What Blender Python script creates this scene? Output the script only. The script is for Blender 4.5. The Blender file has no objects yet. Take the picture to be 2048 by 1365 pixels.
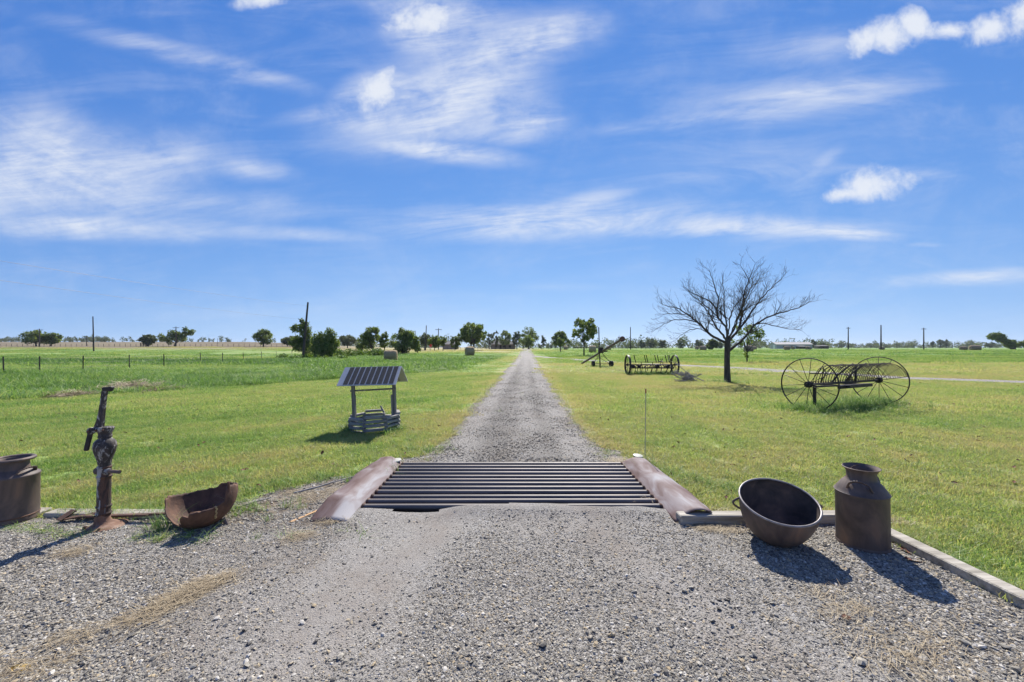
import bpy, math, random
import numpy as np
from mathutils import Vector, Matrix, Euler

S = bpy.context.scene
COL = S.collection
PI = math.pi
# ------------------------------------------------------------------ camera
F = 779.0          # focal length in pixels of the 2048 px wide photograph
CAMH = 1.6         # eye height
HOR = 695.0        # row of the horizon
cam_d = bpy.data.cameras.new("camera")
cam = bpy.data.objects.new("camera", cam_d)
COL.objects.link(cam)
cam.location = (0, 0, CAMH)
cam.rotation_euler = (PI / 2, 0, 0)
cam_d.sensor_width = 36.0
cam_d.lens = F / 2048 * 36.0
cam_d.shift_y = (HOR - 682.5) / 2048
cam_d.clip_start = 0.05
cam_d.clip_end = 9000
S.camera = cam
S.render.engine = 'CYCLES'
S.view_settings.view_transform = 'Standard'
S.view_settings.look = 'None'
S.view_settings.gamma = 1.0
S.view_settings.use_curve_mapping = False
S.view_settings.exposure = 1.05
S.cycles.max_bounces = 6
S.cycles.diffuse_bounces = 3
S.cycles.glossy_bounces = 2
S.cycles.transmission_bounces = 3
S.cycles.transparent_max_bounces = 6
S.cycles.use_adaptive_sampling = True
S.cycles.adaptive_threshold = 0.02
S.cycles.caustics_reflective = False
S.cycles.caustics_refractive = False

# ------------------------------------------------------------------ sun and sky
SUN_EL = math.radians(45)
SUN_AZ = math.radians(10)       # from +Y towards +X
sun_d = bpy.data.lights.new("sun", 'SUN')
sun_d.energy = 3.9
sun_d.angle = math.radians(0.55)
sun_d.color = (1.0, 0.955, 0.88)
sun = bpy.data.objects.new("sun", sun_d)
COL.objects.link(sun)
sdir = Vector((math.sin(SUN_AZ) * math.cos(SUN_EL), math.cos(SUN_AZ) * math.cos(SUN_EL), math.sin(SUN_EL)))
sun.rotation_euler = sdir.to_track_quat('Z', 'Y').to_euler()
sun.location = (20, 60, 60)

W = bpy.data.worlds.new("World")
S.world = W
W.use_nodes = True
WN = W.node_tree
WN.nodes.clear()


class X:
    """tiny expression builder over shader math nodes"""
    nt = WN

    def __init__(s, sock):
        s.s = sock

    @staticmethod
    def mk(op, *a, clamp=False):
        n = X.nt.nodes.new('ShaderNodeMath')
        n.operation = op
        n.use_clamp = clamp
        for i, v in enumerate(a):
            if isinstance(v, X):
                X.nt.links.new(v.s, n.inputs[i])
            else:
                n.inputs[i].default_value = v
        return X(n.outputs[0])

    def __add__(s, o): return X.mk('ADD', s, o)
    def __sub__(s, o): return X.mk('SUBTRACT', s, o)
    def __rsub__(s, o): return X.mk('SUBTRACT', o, s)
    def __mul__(s, o): return X.mk('MULTIPLY', s, o)
    def __truediv__(s, o): return X.mk('DIVIDE', s, o)
    __radd__ = __add__
    __rmul__ = __mul__
    def max(s, o): return X.mk('MAXIMUM', s, o)
    def min(s, o): return X.mk('MINIMUM', s, o)
    def clamp(s): return X.mk('ADD', s, 0.0, clamp=True)
    def abs(s): return X.mk('ABSOLUTE', s)

    def ss(s, a, b, lo=0.0, hi=1.0):
        n = X.nt.nodes.new('ShaderNodeMapRange')
        n.interpolation_type = 'SMOOTHSTEP'
        X.nt.links.new(s.s, n.inputs[0])
        for i, v in enumerate((a, b, lo, hi)):
            n.inputs[1 + i].default_value = v
        return X(n.outputs[0])


def wnode(t): return WN.nodes.new(t)


def combine(a, b, c=0.0):
    n = X.nt.nodes.new('ShaderNodeCombineXYZ')
    for i, v in enumerate((a, b, c)):
        if isinstance(v, X):
            X.nt.links.new(v.s, n.inputs[i])
        else:
            n.inputs[i].default_value = v
    return n.outputs[0]


def mapping(vec, loc, rot, scl, kind='TEXTURE'):
    n = X.nt.nodes.new('ShaderNodeMapping')
    n.vector_type = kind
    X.nt.links.new(vec, n.inputs[0])
    n.inputs['Location'].default_value = loc
    n.inputs['Rotation'].default_value = rot
    n.inputs['Scale'].default_value = scl
    return n.outputs[0]


def noise(vec, scale, detail=4, rough=0.55, dist=0.0, lac=2.0):
    n = X.nt.nodes.new('ShaderNodeTexNoise')
    X.nt.links.new(vec, n.inputs['Vector'])
    n.inputs['Scale'].default_value = scale
    n.inputs['Detail'].default_value = detail
    n.inputs['Roughness'].default_value = rough
    n.inputs['Distortion'].default_value = dist
    n.inputs['Lacunarity'].default_value = lac
    return X(n.outputs['Fac'])


tc = wnode('ShaderNodeTexCoord')
sep = wnode('ShaderNodeSeparateXYZ')
WN.links.new(tc.outputs['Generated'], sep.inputs[0])
dx, dy, dz = (X(sep.outputs[i]) for i in range(3))
yy = dy.max(0.03)
front = dy.ss(0.05, 0.25)
P2 = combine(dx / yy, dz / yy)          # tangent-plane direction, looking north
zz = dz.max(0.0) + 0.16
PL = combine(dx / zz, dy / zz)          # flat cloud deck overhead


def el(u, v, ru, rv, rot=0.0):
    """elliptical cloud cell at a bearing/height, returned as distance from its middle"""
    m = mapping(P2, ((u - 1024) / F, (HOR - v) / F, 0), (0, 0, math.radians(rot)), (ru / F, rv / F, 1))
    n = wnode('ShaderNodeVectorMath')
    n.operation = 'LENGTH'
    WN.links.new(m, n.inputs[0])
    return X(n.outputs['Value'])


def streak(rot, sx, sy, seed, dist=0.6, detail=6, rough=0.66):
    m = mapping(P2, (seed, seed * 0.7, 0), (0, 0, math.radians(rot)), (1 / sx, 1 / sy, 1))
    return noise(m, 1.0, detail, rough, dist)


def cells(lst):
    acc = None
    for (u, v, ru, rv, rot, w) in lst:
        c = el(u, v, ru, rv, rot).ss(1.0, 0.0, 0.0, w)
        acc = c if acc is None else acc.max(c) if w > 0.9 else acc + c * (1.0 - acc.clamp())
    return acc


n_flat = streak(4, 2.2, 11, 3.1, 0.9)
n_wisp = streak(9, 2.4, 12, 7.7, .7)
n_fan = streak(-24, 2.0, 6.5, 1.3, 1.0)
n_fib = streak(9, 3.5, 30, 5.5, 2.2, 6, .68)
n_soft = noise(P2, 3.4, 6, 0.66, 0.5)
n_puff = noise(P2, 9.0, 6, 0.64, 0.3)

# wispy centre cluster
A = cells([(860, 15, 210, 60, -8, .9), (1010, 95, 290, 85, 12, .9), (850, 65, 130, 65, 0, .9), (745, 195, 120, 75, 25, .95),
           (870, 225, 330, 125, 8, .85), (870, 300, 250, 36, -7, .95), (1050, 250, 130, 55, 5, .8), (1120, 60, 140, 50, 10, .6),
           (690, 215, 210, 26, 12, .5), (930, 170, 200, 60, 6, .6)])
A = A * (n_wisp * 0.62 + n_puff * 0.38).ss(0.30, 0.62, 0.10, 1.0)
# big soft bank on the left
B = cells([(40, 350, 470, 165, 0, .95), (140, 310, 220, 100, -35, .8), (310, 340, 190, 90, 25, .6), (200, 455, 420, 42, -2, .95),
           (500, 338, 130, 34, -4, .6), (620, 470, 190, 22, -3, .6), (430, 410, 280, 45, 0, .45), (20, 240, 120, 40, -20, .25)])
B = B * (n_fan * 0.35 + n_soft * 0.3 + n_flat * 0.35).ss(0.33, 0.66, 0.15, 1.0)
# long flat band over the road
C = cells([(1060, 445, 400, 52, 1, .95), (1170, 405, 150, 30, 14, .6), (1480, 455, 420, 34, -1, .75), (1700, 466, 130, 20, -5, .8),
           (1300, 430, 320, 50, 0, .4), (1480, 345, 420, 30, 3, .22), (1800, 345, 170, 20, -4, .28)])
C = C * (n_flat * 0.75 + n_soft * 0.25).ss(0.36, 0.6, 0.15, 1.0)
# thin high streaks on the right, one at the upper left, one low on the right
D = cells([(1600, 200, 360, 70, 7, .6), (1610, 185, 210, 14, 6, .5), (1350, 245, 270, 24, 6, .45), (1630, 90, 250, 55, 10, .4),
           (340, 105, 420, 34, -15, .5), (540, 155, 130, 20, -12, .25), (1960, 555, 290, 24, 3, .9), (1830, 562, 100, 16, 0, .4),
           (1500, 320, 480, 70, 3, .14), (1130, 575, 160, 14, 0, .15), (1850, 490, 50, 8, 0, .4), (1640, 330, 90, 22, 40, .3)])
D = D * (n_wisp * 0.5 + n_flat * 0.5).ss(0.34, 0.64, 0.1, 1.0)
# small heaped clouds
puffs = None
for (u, v, ru, rv, rot) in [(1765, 75, 105, 52, 14), (1825, 45, 48, 48, 45), (1900, 62, 75, 26, 0), (1985, 55, 90, 40, 22), (2050, 30, 70, 60, 40),
                            (1745, 368, 115, 46, 6), (1690, 388, 70, 24, 8), (530, 0, 80, 24, 8), (750, 180, 90, 56, 30), (850, 45, 130, 50, 0)]:
    c = 1.0 - el(u, v, ru, rv, rot)
    puffs = c if puffs is None else puffs.max(c)
n_edge = noise(P2, 13.0, 6, 0.66, 0.2)
E_ = (puffs + (n_edge * 0.6 + n_puff * 0.4 - 0.5) * 2.7 - 0.02).ss(-0.05, 0.95, 0.0, 0.95) * puffs.ss(-0.15, 0.35)
veil = (n_flat * 0.5 + n_soft * 0.5).ss(0.42, 0.75, 0.0, 0.22)
cl = (A.max(B).max(C).max(D) * n_fib.ss(0.3, 0.66, 0.80, 1.08)).clamp()
cl = (cl + veil * (1.0 - cl)).max(E_)
# the rest of the sky carries the same kind of broken cirrus
n_deck = noise(mapping(PL, (2, 5, 0), (0, 0, 0.3), (1, 0.35, 1), 'POINT'), 1.1, 7, 0.62, 0.8)
deck = n_deck.ss(0.46, 0.72, 0.0, 0.8) * dz.ss(0.0, 0.12)
inview = el(1024, 300, 1750, 900).ss(0.95, 0.72) * front
alpha = (cl * inview + deck * (1.0 - inview)).clamp() * dz.ss(0.0, 0.06)

sky = wnode('ShaderNodeTexSky')
sky.sky_type = 'NISHITA'
sky.sun_disc = False
sky.sun_elevation = SUN_EL
sky.sun_rotation = SUN_AZ
sky.altitude = 200
sky.air_density = 1.0
sky.dust_density = 0.0
sky.ozone_density = 2.5
sky_dir = wnode('ShaderNodeVectorMath')
sky_dir.operation = 'MULTIPLY_ADD'
WN.links.new(tc.outputs['Generated'], sky_dir.inputs[0])
sky_dir.inputs[1].default_value = (1, 1, 0.85)
sky_dir.inputs[2].default_value = (0, 0, 0.12)
WN.links.new(sky_dir.outputs[0], sky.inputs[0])
sc_ = wnode('ShaderNodeSeparateColor')
WN.links.new(sky.outputs[0], sc_.inputs[0])
SK = 4.75
cR = X.mk('POWER', X(sc_.outputs[0]) * 0.1, 1.5) * (1.75 * SK)
cG = X.mk('POWER', X(sc_.outputs[1]) * 0.1, 1.0) * (SK * 1.07)
cB = X.mk('POWER', X(sc_.outputs[2]) * 0.1, 0.5) * (1.07 * SK)
sky_rgb = combine(cR, cG, cB)
mixc = wnode('ShaderNodeMix')
mixc.data_type = 'RGBA'
WN.links.new(alpha.s, mixc.inputs[0])
WN.links.new(sky_rgb, mixc.inputs['A'])
mixc.inputs['B'].default_value = (3.95, 4.15, 4.55, 1)
bg = wnode('ShaderNodeBackground')
bg.inputs['Strength'].default_value = 0.1
WN.links.new(mixc.outputs['Result'], bg.inputs['Color'])
wo = wnode('ShaderNodeOutputWorld')
WN.links.new(bg.outputs[0], wo.inputs['Surface'])

# ------------------------------------------------------------------ helpers
rng = np.random.default_rng(11)
random.seed(5)


def sst(a, b, x):
    t = np.clip((np.asarray(x, float) - a) / (b - a), 0, 1)
    return t * t * (3 - 2 * t)


def hgt(x, y):
    """height of the land"""
    x = np.asarray(x, float)
    y = np.asarray(y, float)
    a = x / np.maximum(y, 4.0)
    wl = sst(-0.25, -0.7, a)
    hr = 0.6 * sst(40, 110, y)
    hl = np.interp(y, [0, 60, 110, 150, 250, 420, 900, 6000], [0, 0, 0.33, 1.8, 4.0, 7.4, 9.0, 9.0])
    return hr * (1 - wl) + hl * wl


def P(u, v):
    """ground point seen at a pixel of the photograph"""
    a = (u - 1024) / F
    last = 1.5
    y = 1.5
    while y < 3000:
        if HOR - F * (float(hgt(a * y, y)) - CAMH) / y <= v:
            lo, hi = last, y
            for _ in range(30):
                m = (lo + hi) / 2
                if HOR - F * (float(hgt(a * m, m)) - CAMH) / m <= v:
                    hi = m
                else:
                    lo = m
            y = (lo + hi) / 2
            break
        last = y
        y *= 1.01
    return Vector((a * y, y, float(hgt(a * y, y))))


def G(u, y):
    a = (u - 1024) / F
    return Vector((a * y, y, float(hgt(a * y, y))))


def zat(v, y):
    return CAMH - (v - HOR) * y / F


def vnoise(x, y, seed=0):
    x = np.asarray(x, float)
    y = np.asarray(y, float)
    xi = np.floor(x).astype(np.int64)
    yi = np.floor(y).astype(np.int64)
    fx = x - xi
    fy = y - yi
    fx = fx * fx * (3 - 2 * fx)
    fy = fy * fy * (3 - 2 * fy)

    def hsh(a, b):
        h = (a * 374761393 + b * 668265263 + seed * 974634777) & 0xffffffff
        h = ((h ^ (h >> 13)) * 1274126177) & 0xffffffff
        return ((h ^ (h >> 16)) & 0xffff) / 65535.0
    return ((hsh(xi, yi) * (1 - fx) + hsh(xi + 1, yi) * fx) * (1 - fy) + (hsh(xi, yi + 1) * (1 - fx) + hsh(xi + 1, yi + 1) * fx) * fy)


def fbm(x, y, seed=0, oct=4):
    s = 0
    a = 0.5
    t = 0
    for i in range(oct):
        s = s + a * vnoise(np.asarray(x) * 2 ** i + 17.3 * i, np.asarray(y) * 2 ** i + 9.1 * i, seed + i)
        t += a
        a *= 0.5
    return s / t


def new_mesh(name, v, faces, smooth=False):
    """faces: list of (M,k) int arrays"""
    me = bpy.data.meshes.new(name)
    v = np.asarray(v, np.float32).reshape(-1, 3)
    fl = [np.asarray(f, np.int32) for f in faces if len(f)]
    me.vertices.add(len(v))
    me.vertices.foreach_set('co', v.ravel())
    nl = sum(f.size for f in fl)
    nf = sum(len(f) for f in fl)
    me.loops.add(nl)
    me.polygons.add(nf)
    if nl:
        me.loops.foreach_set('vertex_index', np.concatenate([f.ravel() for f in fl]))
        tot = np.concatenate([np.full(len(f), f.shape[1], np.int32) for f in fl])
        st = np.concatenate([[0], np.cumsum(tot)[:-1]]).astype(np.int32)
        me.polygons.foreach_set('loop_start', st)
        me.polygons.foreach_set('use_smooth', np.full(nf, smooth, bool))
    me.update(calc_edges=True)
    return me


class MB:
    """collects shapes that become one mesh"""

    def __init__(s):
        s.v = []
        s.f = []
        s.n = 0

    def add(s, v, f):
        v = np.asarray(v, float).reshape(-1, 3)
        s.v.append(v)
        for q in f:
            s.f.append(tuple(int(i) + s.n for i in q))
        s.n += len(v)
        return s

    def box(s, c, d, rot=None, bev=0.0):
        x, y, z = (k / 2 for k in d)
        if bev <= 0:
            v = np.array([(a * x, b * y, e * z) for a in (-1, 1) for b in (-1, 1) for e in (-1, 1)])
            f = [(0, 1, 3, 2), (4, 6, 7, 5), (0, 4, 5, 1), (2, 3, 7, 6), (0, 2, 6, 4), (1, 5, 7, 3)]
        else:
            b = min(bev, x * .9, y * .9, z * .9)
            rings = []
            for zz_, ins in ((-z, b), (-z + b, 0), (z - b, 0), (z, b)):
                xx, yy_ = x - ins, y - ins
                c_ = b if ins == 0 else b * .6
                rings += [(-xx + c_, -yy_, zz_), (xx - c_, -yy_, zz_), (xx, -yy_ + c_, zz_), (xx, yy_ - c_, zz_), (xx - c_, yy_, zz_), (-xx + c_, yy_, zz_), (-xx, yy_ - c_, zz_), (-xx, -yy_ + c_, zz_)]
            v = np.array(rings)
            f = [tuple(range(7, -1, -1)), tuple(range(24, 32))]
            for r in range(3):
                for i in range(8):
                    j = (i + 1) % 8
                    f.append((r * 8 + i, r * 8 + j, r * 8 + 8 + j, r * 8 + 8 + i))
        if rot is not None:
            v = v @ np.array(rot).T
        return s.add(v + np.array(c), f)

    def bar(s, a, b, w, h, up=(0, 0, 1), bev=0.0):
        a = Vector(a)
        b = Vector(b)
        d = (b - a)
        L = d.length
        d.normalize()
        upv = Vector(up)
        sd = d.cross(upv)
        if sd.length < 1e-4:
            sd = d.cross(Vector((1, 0, 0)))
        sd.normalize()
        u2 = sd.cross(d)
        R = Matrix((d, sd, u2)).transposed()
        return s.box((a + b) / 2, (L, w, h), [list(r) for r in R], bev)

    def tube(s, pts, r, n=8, cap=True, flat=None):
        pts = [Vector(p) for p in pts]
        if not hasattr(r, '__len__'):
            r = [r] * len(pts)
        d0 = (pts[1] - pts[0]).normalized()
        ref = Vector((0, 0, 1)) if abs(d0.z) < 0.9 else Vector((1, 0, 0))
        nrm = d0.cross(ref).normalized()
        v = []
        for i, p in enumerate(pts):
            if i == 0:
                d = d0
            elif i == len(pts) - 1:
                d = (pts[i] - pts[i - 1]).normalized()
            else:
                d = ((pts[i + 1] - pts[i]).normalized() + (pts[i] - pts[i - 1]).normalized())
                d = d.normalized() if d.length > 1e-6 else (pts[i] - pts[i - 1]).normalized()
            nrm = (nrm - d * nrm.dot(d))
            nrm = nrm.normalized() if nrm.length > 1e-6 else d.orthogonal().normalized()
            bn = d.cross(nrm)
            for k in range(n):
                a = 2 * PI * k / n
                v.append(p + (nrm * math.cos(a) + bn * math.sin(a)) * r[i])
        f = []
        for i in range(len(pts) - 1):
            for k in range(n):
                k2 = (k + 1) % n
                f.append((i * n + k, i * n + k2, (i + 1) * n + k2, (i + 1) * n + k))
        if cap:
            f.append(tuple(range(n - 1, -1, -1)))
            f.append(tuple((len(pts) - 1) * n + k for k in range(n)))
        return s.add([tuple(p) for p in v], f)

    def lathe(s, prof, n=32, M=None, a0=0.0, a1=2 * PI, jit=0.0):
        """profile of (r, z) turned about z"""
        full = abs(a1 - a0 - 2 * PI) < 1e-6
        m = n if full else n + 1
        v = []
        for (r, z) in prof:
            for k in range(m):
                a = a0 + (a1 - a0) * k / n
                v.append((r * math.cos(a), r * math.sin(a), z))
        v = np.array(v)
        if jit:
            v += rng.normal(0, jit, v.shape)
        if M is not None:
            Mn = np.array(M)
            v = v @ Mn[:3, :3].T + Mn[:3, 3]
        f = []
        for i in range(len(prof) - 1):
            for k in range(n):
                k2 = (k + 1) % m
                f.append((i * m + k, i * m + k2, (i + 1) * m + k2, (i + 1) * m + k))
        return s.add(v, f)

    def ring(s, c, R, r, axis=(0, 0, 1), n=40, m=8, sx=1.0):
        ax = Vector(axis).normalized()
        q = ax.to_track_quat('Z', 'Y').to_matrix()
        v = []
        for i in range(n):
            a = 2 * PI * i / n
            for k in range(m):
                b = 2 * PI * k / m
                p = Vector(((R + r * math.cos(b)) * math.cos(a), (R + r * math.cos(b)) * math.sin(a), r * sx * math.sin(b)))
                v.append(tuple(Vector(c) + q @ p))
        f = []
        for i in range(n):
            for k in range(m):
                i2, k2 = (i + 1) % n, (k + 1) % m
                f.append((i * m + k, i2 * m + k, i2 * m + k2, i * m + k2))
        return s.add(v, f)

    def mesh(s, name, smooth=False, auto=None):
        me = bpy.data.meshes.new(name)
        V = np.concatenate(s.v) if s.v else np.zeros((0, 3))
        me.from_pydata(V.tolist(), [], s.f)
        me.update()
        if smooth:
            me.polygons.foreach_set('use_smooth', [True] * len(me.polygons))
            if auto:
                me.set_sharp_from_angle(angle=math.radians(auto))
        return me


def link(name, me, mat=None, parent=None, loc=(0, 0, 0), rot=(0, 0, 0), scl=None):
    o = bpy.data.objects.new(name, me)
    COL.objects.link(o)
    if mat is not None and me is not None and not me.materials:
        me.materials.append(mat)
    if parent is not None:
        o.parent = parent
    o.location = loc
    o.rotation_euler = rot
    if scl is not None:
        o.scale = scl
    return o


def tag(o, label=None, cat=None, group=None, kind=None):
    if label:
        o['label'] = label
    if cat:
        o['category'] = cat
    if group:
        o['group'] = group
    if kind:
        o['kind'] = kind
    return o


def thing(name, label, cat, loc=(0, 0, 0), rot=(0, 0, 0), group=None):
    o = bpy.data.objects.new(name, None)
    o.empty_display_size = 0.1
    COL.objects.link(o)
    o.location = loc
    o.rotation_euler = rot
    return tag(o, label, cat, group)


def part(name, mb, mat, parent, smooth=False, auto=40, loc=(0, 0, 0), rot=(0, 0, 0)):
    return link(name, mb.mesh(name, smooth, auto if smooth else None), mat, parent, loc, rot)


# ------------------------------------------------------------------ materials
def newmat(name):
    m = bpy.data.materials.new(name)
    m.use_nodes = True
    nt = m.node_tree
    b = nt.nodes['Principled BSDF']
    return m, nt, b


def ramp(nt, fac, stops):
    r = nt.nodes.new('ShaderNodeValToRGB')
    e = r.color_ramp.elements
    e[0].position, e[0].color = stops[0][0], (*stops[0][1], 1)
    e[1].position, e[1].color = stops[-1][0], (*stops[-1][1], 1)
    for p, c in stops[1:-1]:
        k = e.new(p)
        k.color = (*c, 1)
    nt.links.new(fac, r.inputs[0])
    return r.outputs[0]


def surf(name, stops, scale=8, rough=0.8, metal=0.0, bump=0.15, bscale=None, stretch=(1, 1, 1), detail=6, dist=0.4, spec=0.4, bdist=0.01, coord='Object', nrough=0.6, gradx=0.0):
    """mottled surface: a noise through a colour ramp, and a finer bump"""
    m, nt, b = newmat(name)
    t = nt.nodes.new('ShaderNodeTexCoord')
    mp = nt.nodes.new('ShaderNodeMapping')
    mp.inputs['Scale'].default_value = stretch
    nt.links.new(t.outputs[coord], mp.inputs[0])
    n = nt.nodes.new('ShaderNodeTexNoise')
    n.inputs['Scale'].default_value = scale
    n.inputs['Detail'].default_value = detail
    n.inputs['Distortion'].default_value = dist
    n.inputs['Roughness'].default_value = nrough
    nt.links.new(mp.outputs[0], n.inputs['Vector'])
    fac = n.outputs['Fac']
    if gradx:
        sx_ = nt.nodes.new('ShaderNodeSeparateXYZ')
        nt.links.new(t.outputs[coord], sx_.inputs[0])
        ma_ = nt.nodes.new('ShaderNodeMath')
        ma_.operation = 'MULTIPLY_ADD'
        nt.links.new(sx_.outputs[0], ma_.inputs[0])
        ma_.inputs[1].default_value = gradx
        nt.links.new(fac, ma_.inputs[2])
        fac = ma_.outputs[0]
    c = ramp(nt, fac, stops)
    nt.links.new(c, b.inputs['Base Color'])
    b.inputs['Roughness'].default_value = rough
    b.inputs['Metallic'].default_value = metal
    b.inputs['Specular IOR Level'].default_value = spec
    if bump:
        n2 = nt.nodes.new('ShaderNodeTexNoise')
        n2.inputs['Scale'].default_value = bscale or scale * 5
        n2.inputs['Detail'].default_value = 4
        nt.links.new(mp.outputs[0], n2.inputs['Vector'])
        bp = nt.nodes.new('ShaderNodeBump')
        bp.inputs['Strength'].default_value = bump
        bp.inputs['Distance'].default_value = bdist
        nt.links.new(n2.outputs['Fac'], bp.inputs['Height'])
        nt.links.new(bp.outputs[0], b.inputs['Normal'])
    return m


M = {}
M['iron_rust'] = surf('rusty_iron', [(.28, (.038, .024, .02)), (.48, (.095, .05, .033)), (.6, (.15, .078, .048)), (.75, (.21, .125, .08))], 7, .8, 0, .3, 55)
M['iron'] = surf('brown_iron', [(.26, (.046, .035, .032)), (.42, (.092, .067, .057)), (.54, (.14, .098, .078)), (.64, (.20, .125, .09)), (.76, (.26, .15, .10))], 4.2, .62, .0, .35, 22, stretch=(1, 1, .6), dist=.9, spec=.42, bdist=.006)
M['kettle_in'] = surf('sooty_iron', [(.35, (.040, .033, .030)), (.52, (.095, .070, .058)), (.7, (.19, .125, .09))], 6, .75, 0, .2, 50)
M['rim'] = surf('worn_rim', [(.35, (.16, .14, .13)), (.65, (.30, .27, .26))], 14, .42, .2, .08, 80)
M['black_iron'] = surf('black_iron', [(.35, (.018, .015, .014)), (.6, (.042, .032, .028)), (.75, (.09, .058, .045))], 9, .6, 0, .2, 60, spec=.35)
M['grey_iron'] = surf('grey_wheel_iron', [(.35, (.02, .019, .019)), (.65, (.06, .055, .052))], 9, .45, .2, .2, 60)
M['pump'] = surf('peeling_pump', [(.40, (.030, .025, .023)), (.53, (.065, .050, .044)), (.57, (.24, .225, .21)), (.72, (.42, .41, .39))], 26, .7, 0, .5, 60, stretch=(1, 1, .45), dist=1.0)
M['pump_rust'] = surf('peeling_pump_column', [(.32, (.040, .026, .021)), (.43, (.115, .058, .036)), (.49, (.055, .040, .034)), (.53, (.30, .285, .27)), (.7, (.44, .43, .41))], 15, .75, 0, .5, 60, stretch=(1, 1, .3), dist=.8, gradx=-3.2)
M['flange'] = surf('rusty_flange', [(.3, (.09, .045, .03)), (.5, (.20, .11, .07)), (.66, (.30, .20, .14)), (.78, (.42, .34, .26))], 10, .85, 0, .3, 60)
m, nt, b = newmat('oxide_plate')
t = nt.nodes.new('ShaderNodeTexCoord')
mp = nt.nodes.new('ShaderNodeMapping')
mp.inputs['Scale'].default_value = (1.6, .5, 1)
nt.links.new(t.outputs['Object'], mp.inputs[0])
n1_ = nt.nodes.new('ShaderNodeTexNoise')
n1_.inputs['Scale'].default_value = 5
n1_.inputs['Detail'].default_value = 7
n1_.inputs['Distortion'].default_value = .8
nt.links.new(mp.outputs[0], n1_.inputs['Vector'])
wa = nt.nodes.new('ShaderNodeAttribute')
wa.attribute_name = 'wear'
ma = nt.nodes.new('ShaderNodeMath')
ma.operation = 'MULTIPLY_ADD'
nt.links.new(wa.outputs['Fac'], ma.inputs[0])
ma.inputs[1].default_value = .30
nt.links.new(n1_.outputs['Fac'], ma.inputs[2])
c = ramp(nt, ma.outputs[0], [(.28, (.062, .032, .026)), (.42, (.115, .070, .060)), (.55, (.155, .108, .099)), (.70, (.22, .178, .17)), (.9, (.31, .295, .295))])
nt.links.new(c, b.inputs['Base Color'])
b.inputs['Roughness'].default_value = .75
b.inputs['Specular IOR Level'].default_value = .2
n2_ = nt.nodes.new('ShaderNodeTexNoise')
n2_.inputs['Scale'].default_value = 26
n2_.inputs['Detail'].default_value = 5
nt.links.new(mp.outputs[0], n2_.inputs['Vector'])
bp = nt.nodes.new('ShaderNodeBump')
bp.inputs['Strength'].default_value = .25
bp.inputs['Distance'].default_value = .006
nt.links.new(n2_.outputs['Fac'], bp.inputs['Height'])
nt.links.new(bp.outputs[0], b.inputs['Normal'])
M['wing'] = m
M['pipe'] = surf('worn_pipe', [(.3, (.07, .06, .056)), (.55, (.125, .108, .10)), (.75, (.19, .15, .125))], 9, .55, .2, .08, 70, stretch=(.15, 1, 1), spec=.5)
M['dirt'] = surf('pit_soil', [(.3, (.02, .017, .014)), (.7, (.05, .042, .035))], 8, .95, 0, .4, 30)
M['white_cap'] = surf('white_plastic', [(.3, (.40, .385, .30)), (.7, (.52, .51, .44))], 10, .4, 0, 0)
M['rod'] = surf('weathered_rod', [(.3, (.26, .25, .22)), (.7, (.42, .40, .36))], 20, .6, 0, 0, stretch=(1, 1, .1))
M['red_tip'] = surf('dull_red_tape', [(.3, (.20, .015, .02)), (.7, (.30, .03, .03))], 20, .5, 0, 0)
M['wood'] = surf('grey_wood', [(.3, (.11, .102, .096)), (.5, (.22, .205, .19)), (.7, (.35, .33, .31))], 9, .85, 0, .4, 40, stretch=(1, 1, .12), dist=.8)
M['slat'] = surf('grey_slats', [(.3, (.15, .142, .132)), (.5, (.27, .255, .235)), (.7, (.40, .38, .35))], 9, .85, 0, .4, 40, stretch=(.4, .4, 1), dist=.8)
M['edging'] = surf('silver_timber', [(.28, (.13, .115, .09)), (.45, (.30, .27, .22)), (.62, (.46, .42, .35)), (.8, (.34, .26, .17))], 9, .9, 0, .5, 50, stretch=(.14, 2.0, 2.0), dist=.6)
M['roofboard'] = surf('faded_white_board', [(.3, (.38, .375, .37)), (.7, (.52, .51, .50))], 8, .65, 0, .05)
M['shingle'] = surf('charcoal_shingle', [(.3, (.030, .029, .029)), (.7, (.068, .066, .064))], 60, .9, 0, .4, 300)
M['lath'] = surf('orange_lath', [(.3, (.42, .24, .11)), (.7, (.56, .36, .18))], 12, .8, 0, .2, stretch=(.2, 1, 1))
M['bark'] = surf('dark_bark', [(.3, (.032, .027, .024)), (.55, (.075, .062, .054)), (.75, (.14, .12, .105))], 12, .95, 0, .8, 40, stretch=(1, 1, .25), bdist=.02)
M['twig'] = surf('dry_twig', [(.3, (.045, .037, .032)), (.7, (.11, .092, .08))], 12, .9, 0, 0)
M['deadwood'] = surf('grey_deadwood', [(.3, (.22, .20, .175)), (.7, (.40, .37, .33))], 14, .9, 0, .2)
M['pole'] = surf('old_pole', [(.3, (.04, .034, .03)), (.7, (.10, .085, .075))], 4, .95, 0, .2, stretch=(1, 1, .1))
M['poledark'] = surf('tarred_pole', [(.3, (.014, .012, .011)), (.7, (.035, .03, .028))], 4, .9, 0, .2, stretch=(1, 1, .1))
M['tyre'] = surf('black_tyre', [(.3, (.012, .012, .012)), (.7, (.028, .027, .026))], 12, .8, 0, .1)
M['tubeiron'] = surf('weathered_auger_tube', [(.3, (.055, .042, .036)), (.6, (.11, .088, .075)), (.8, (.16, .12, .10))], 6, .6, .2, .1)
M['bale'] = surf('weathered_hay', [(.25, (.24, .17, .085)), (.5, (.40, .295, .16)), (.75, (.53, .42, .25))], 4, .95, 0, .9, 22, stretch=(9, 1.2, 1.2), bdist=.06)
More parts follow.
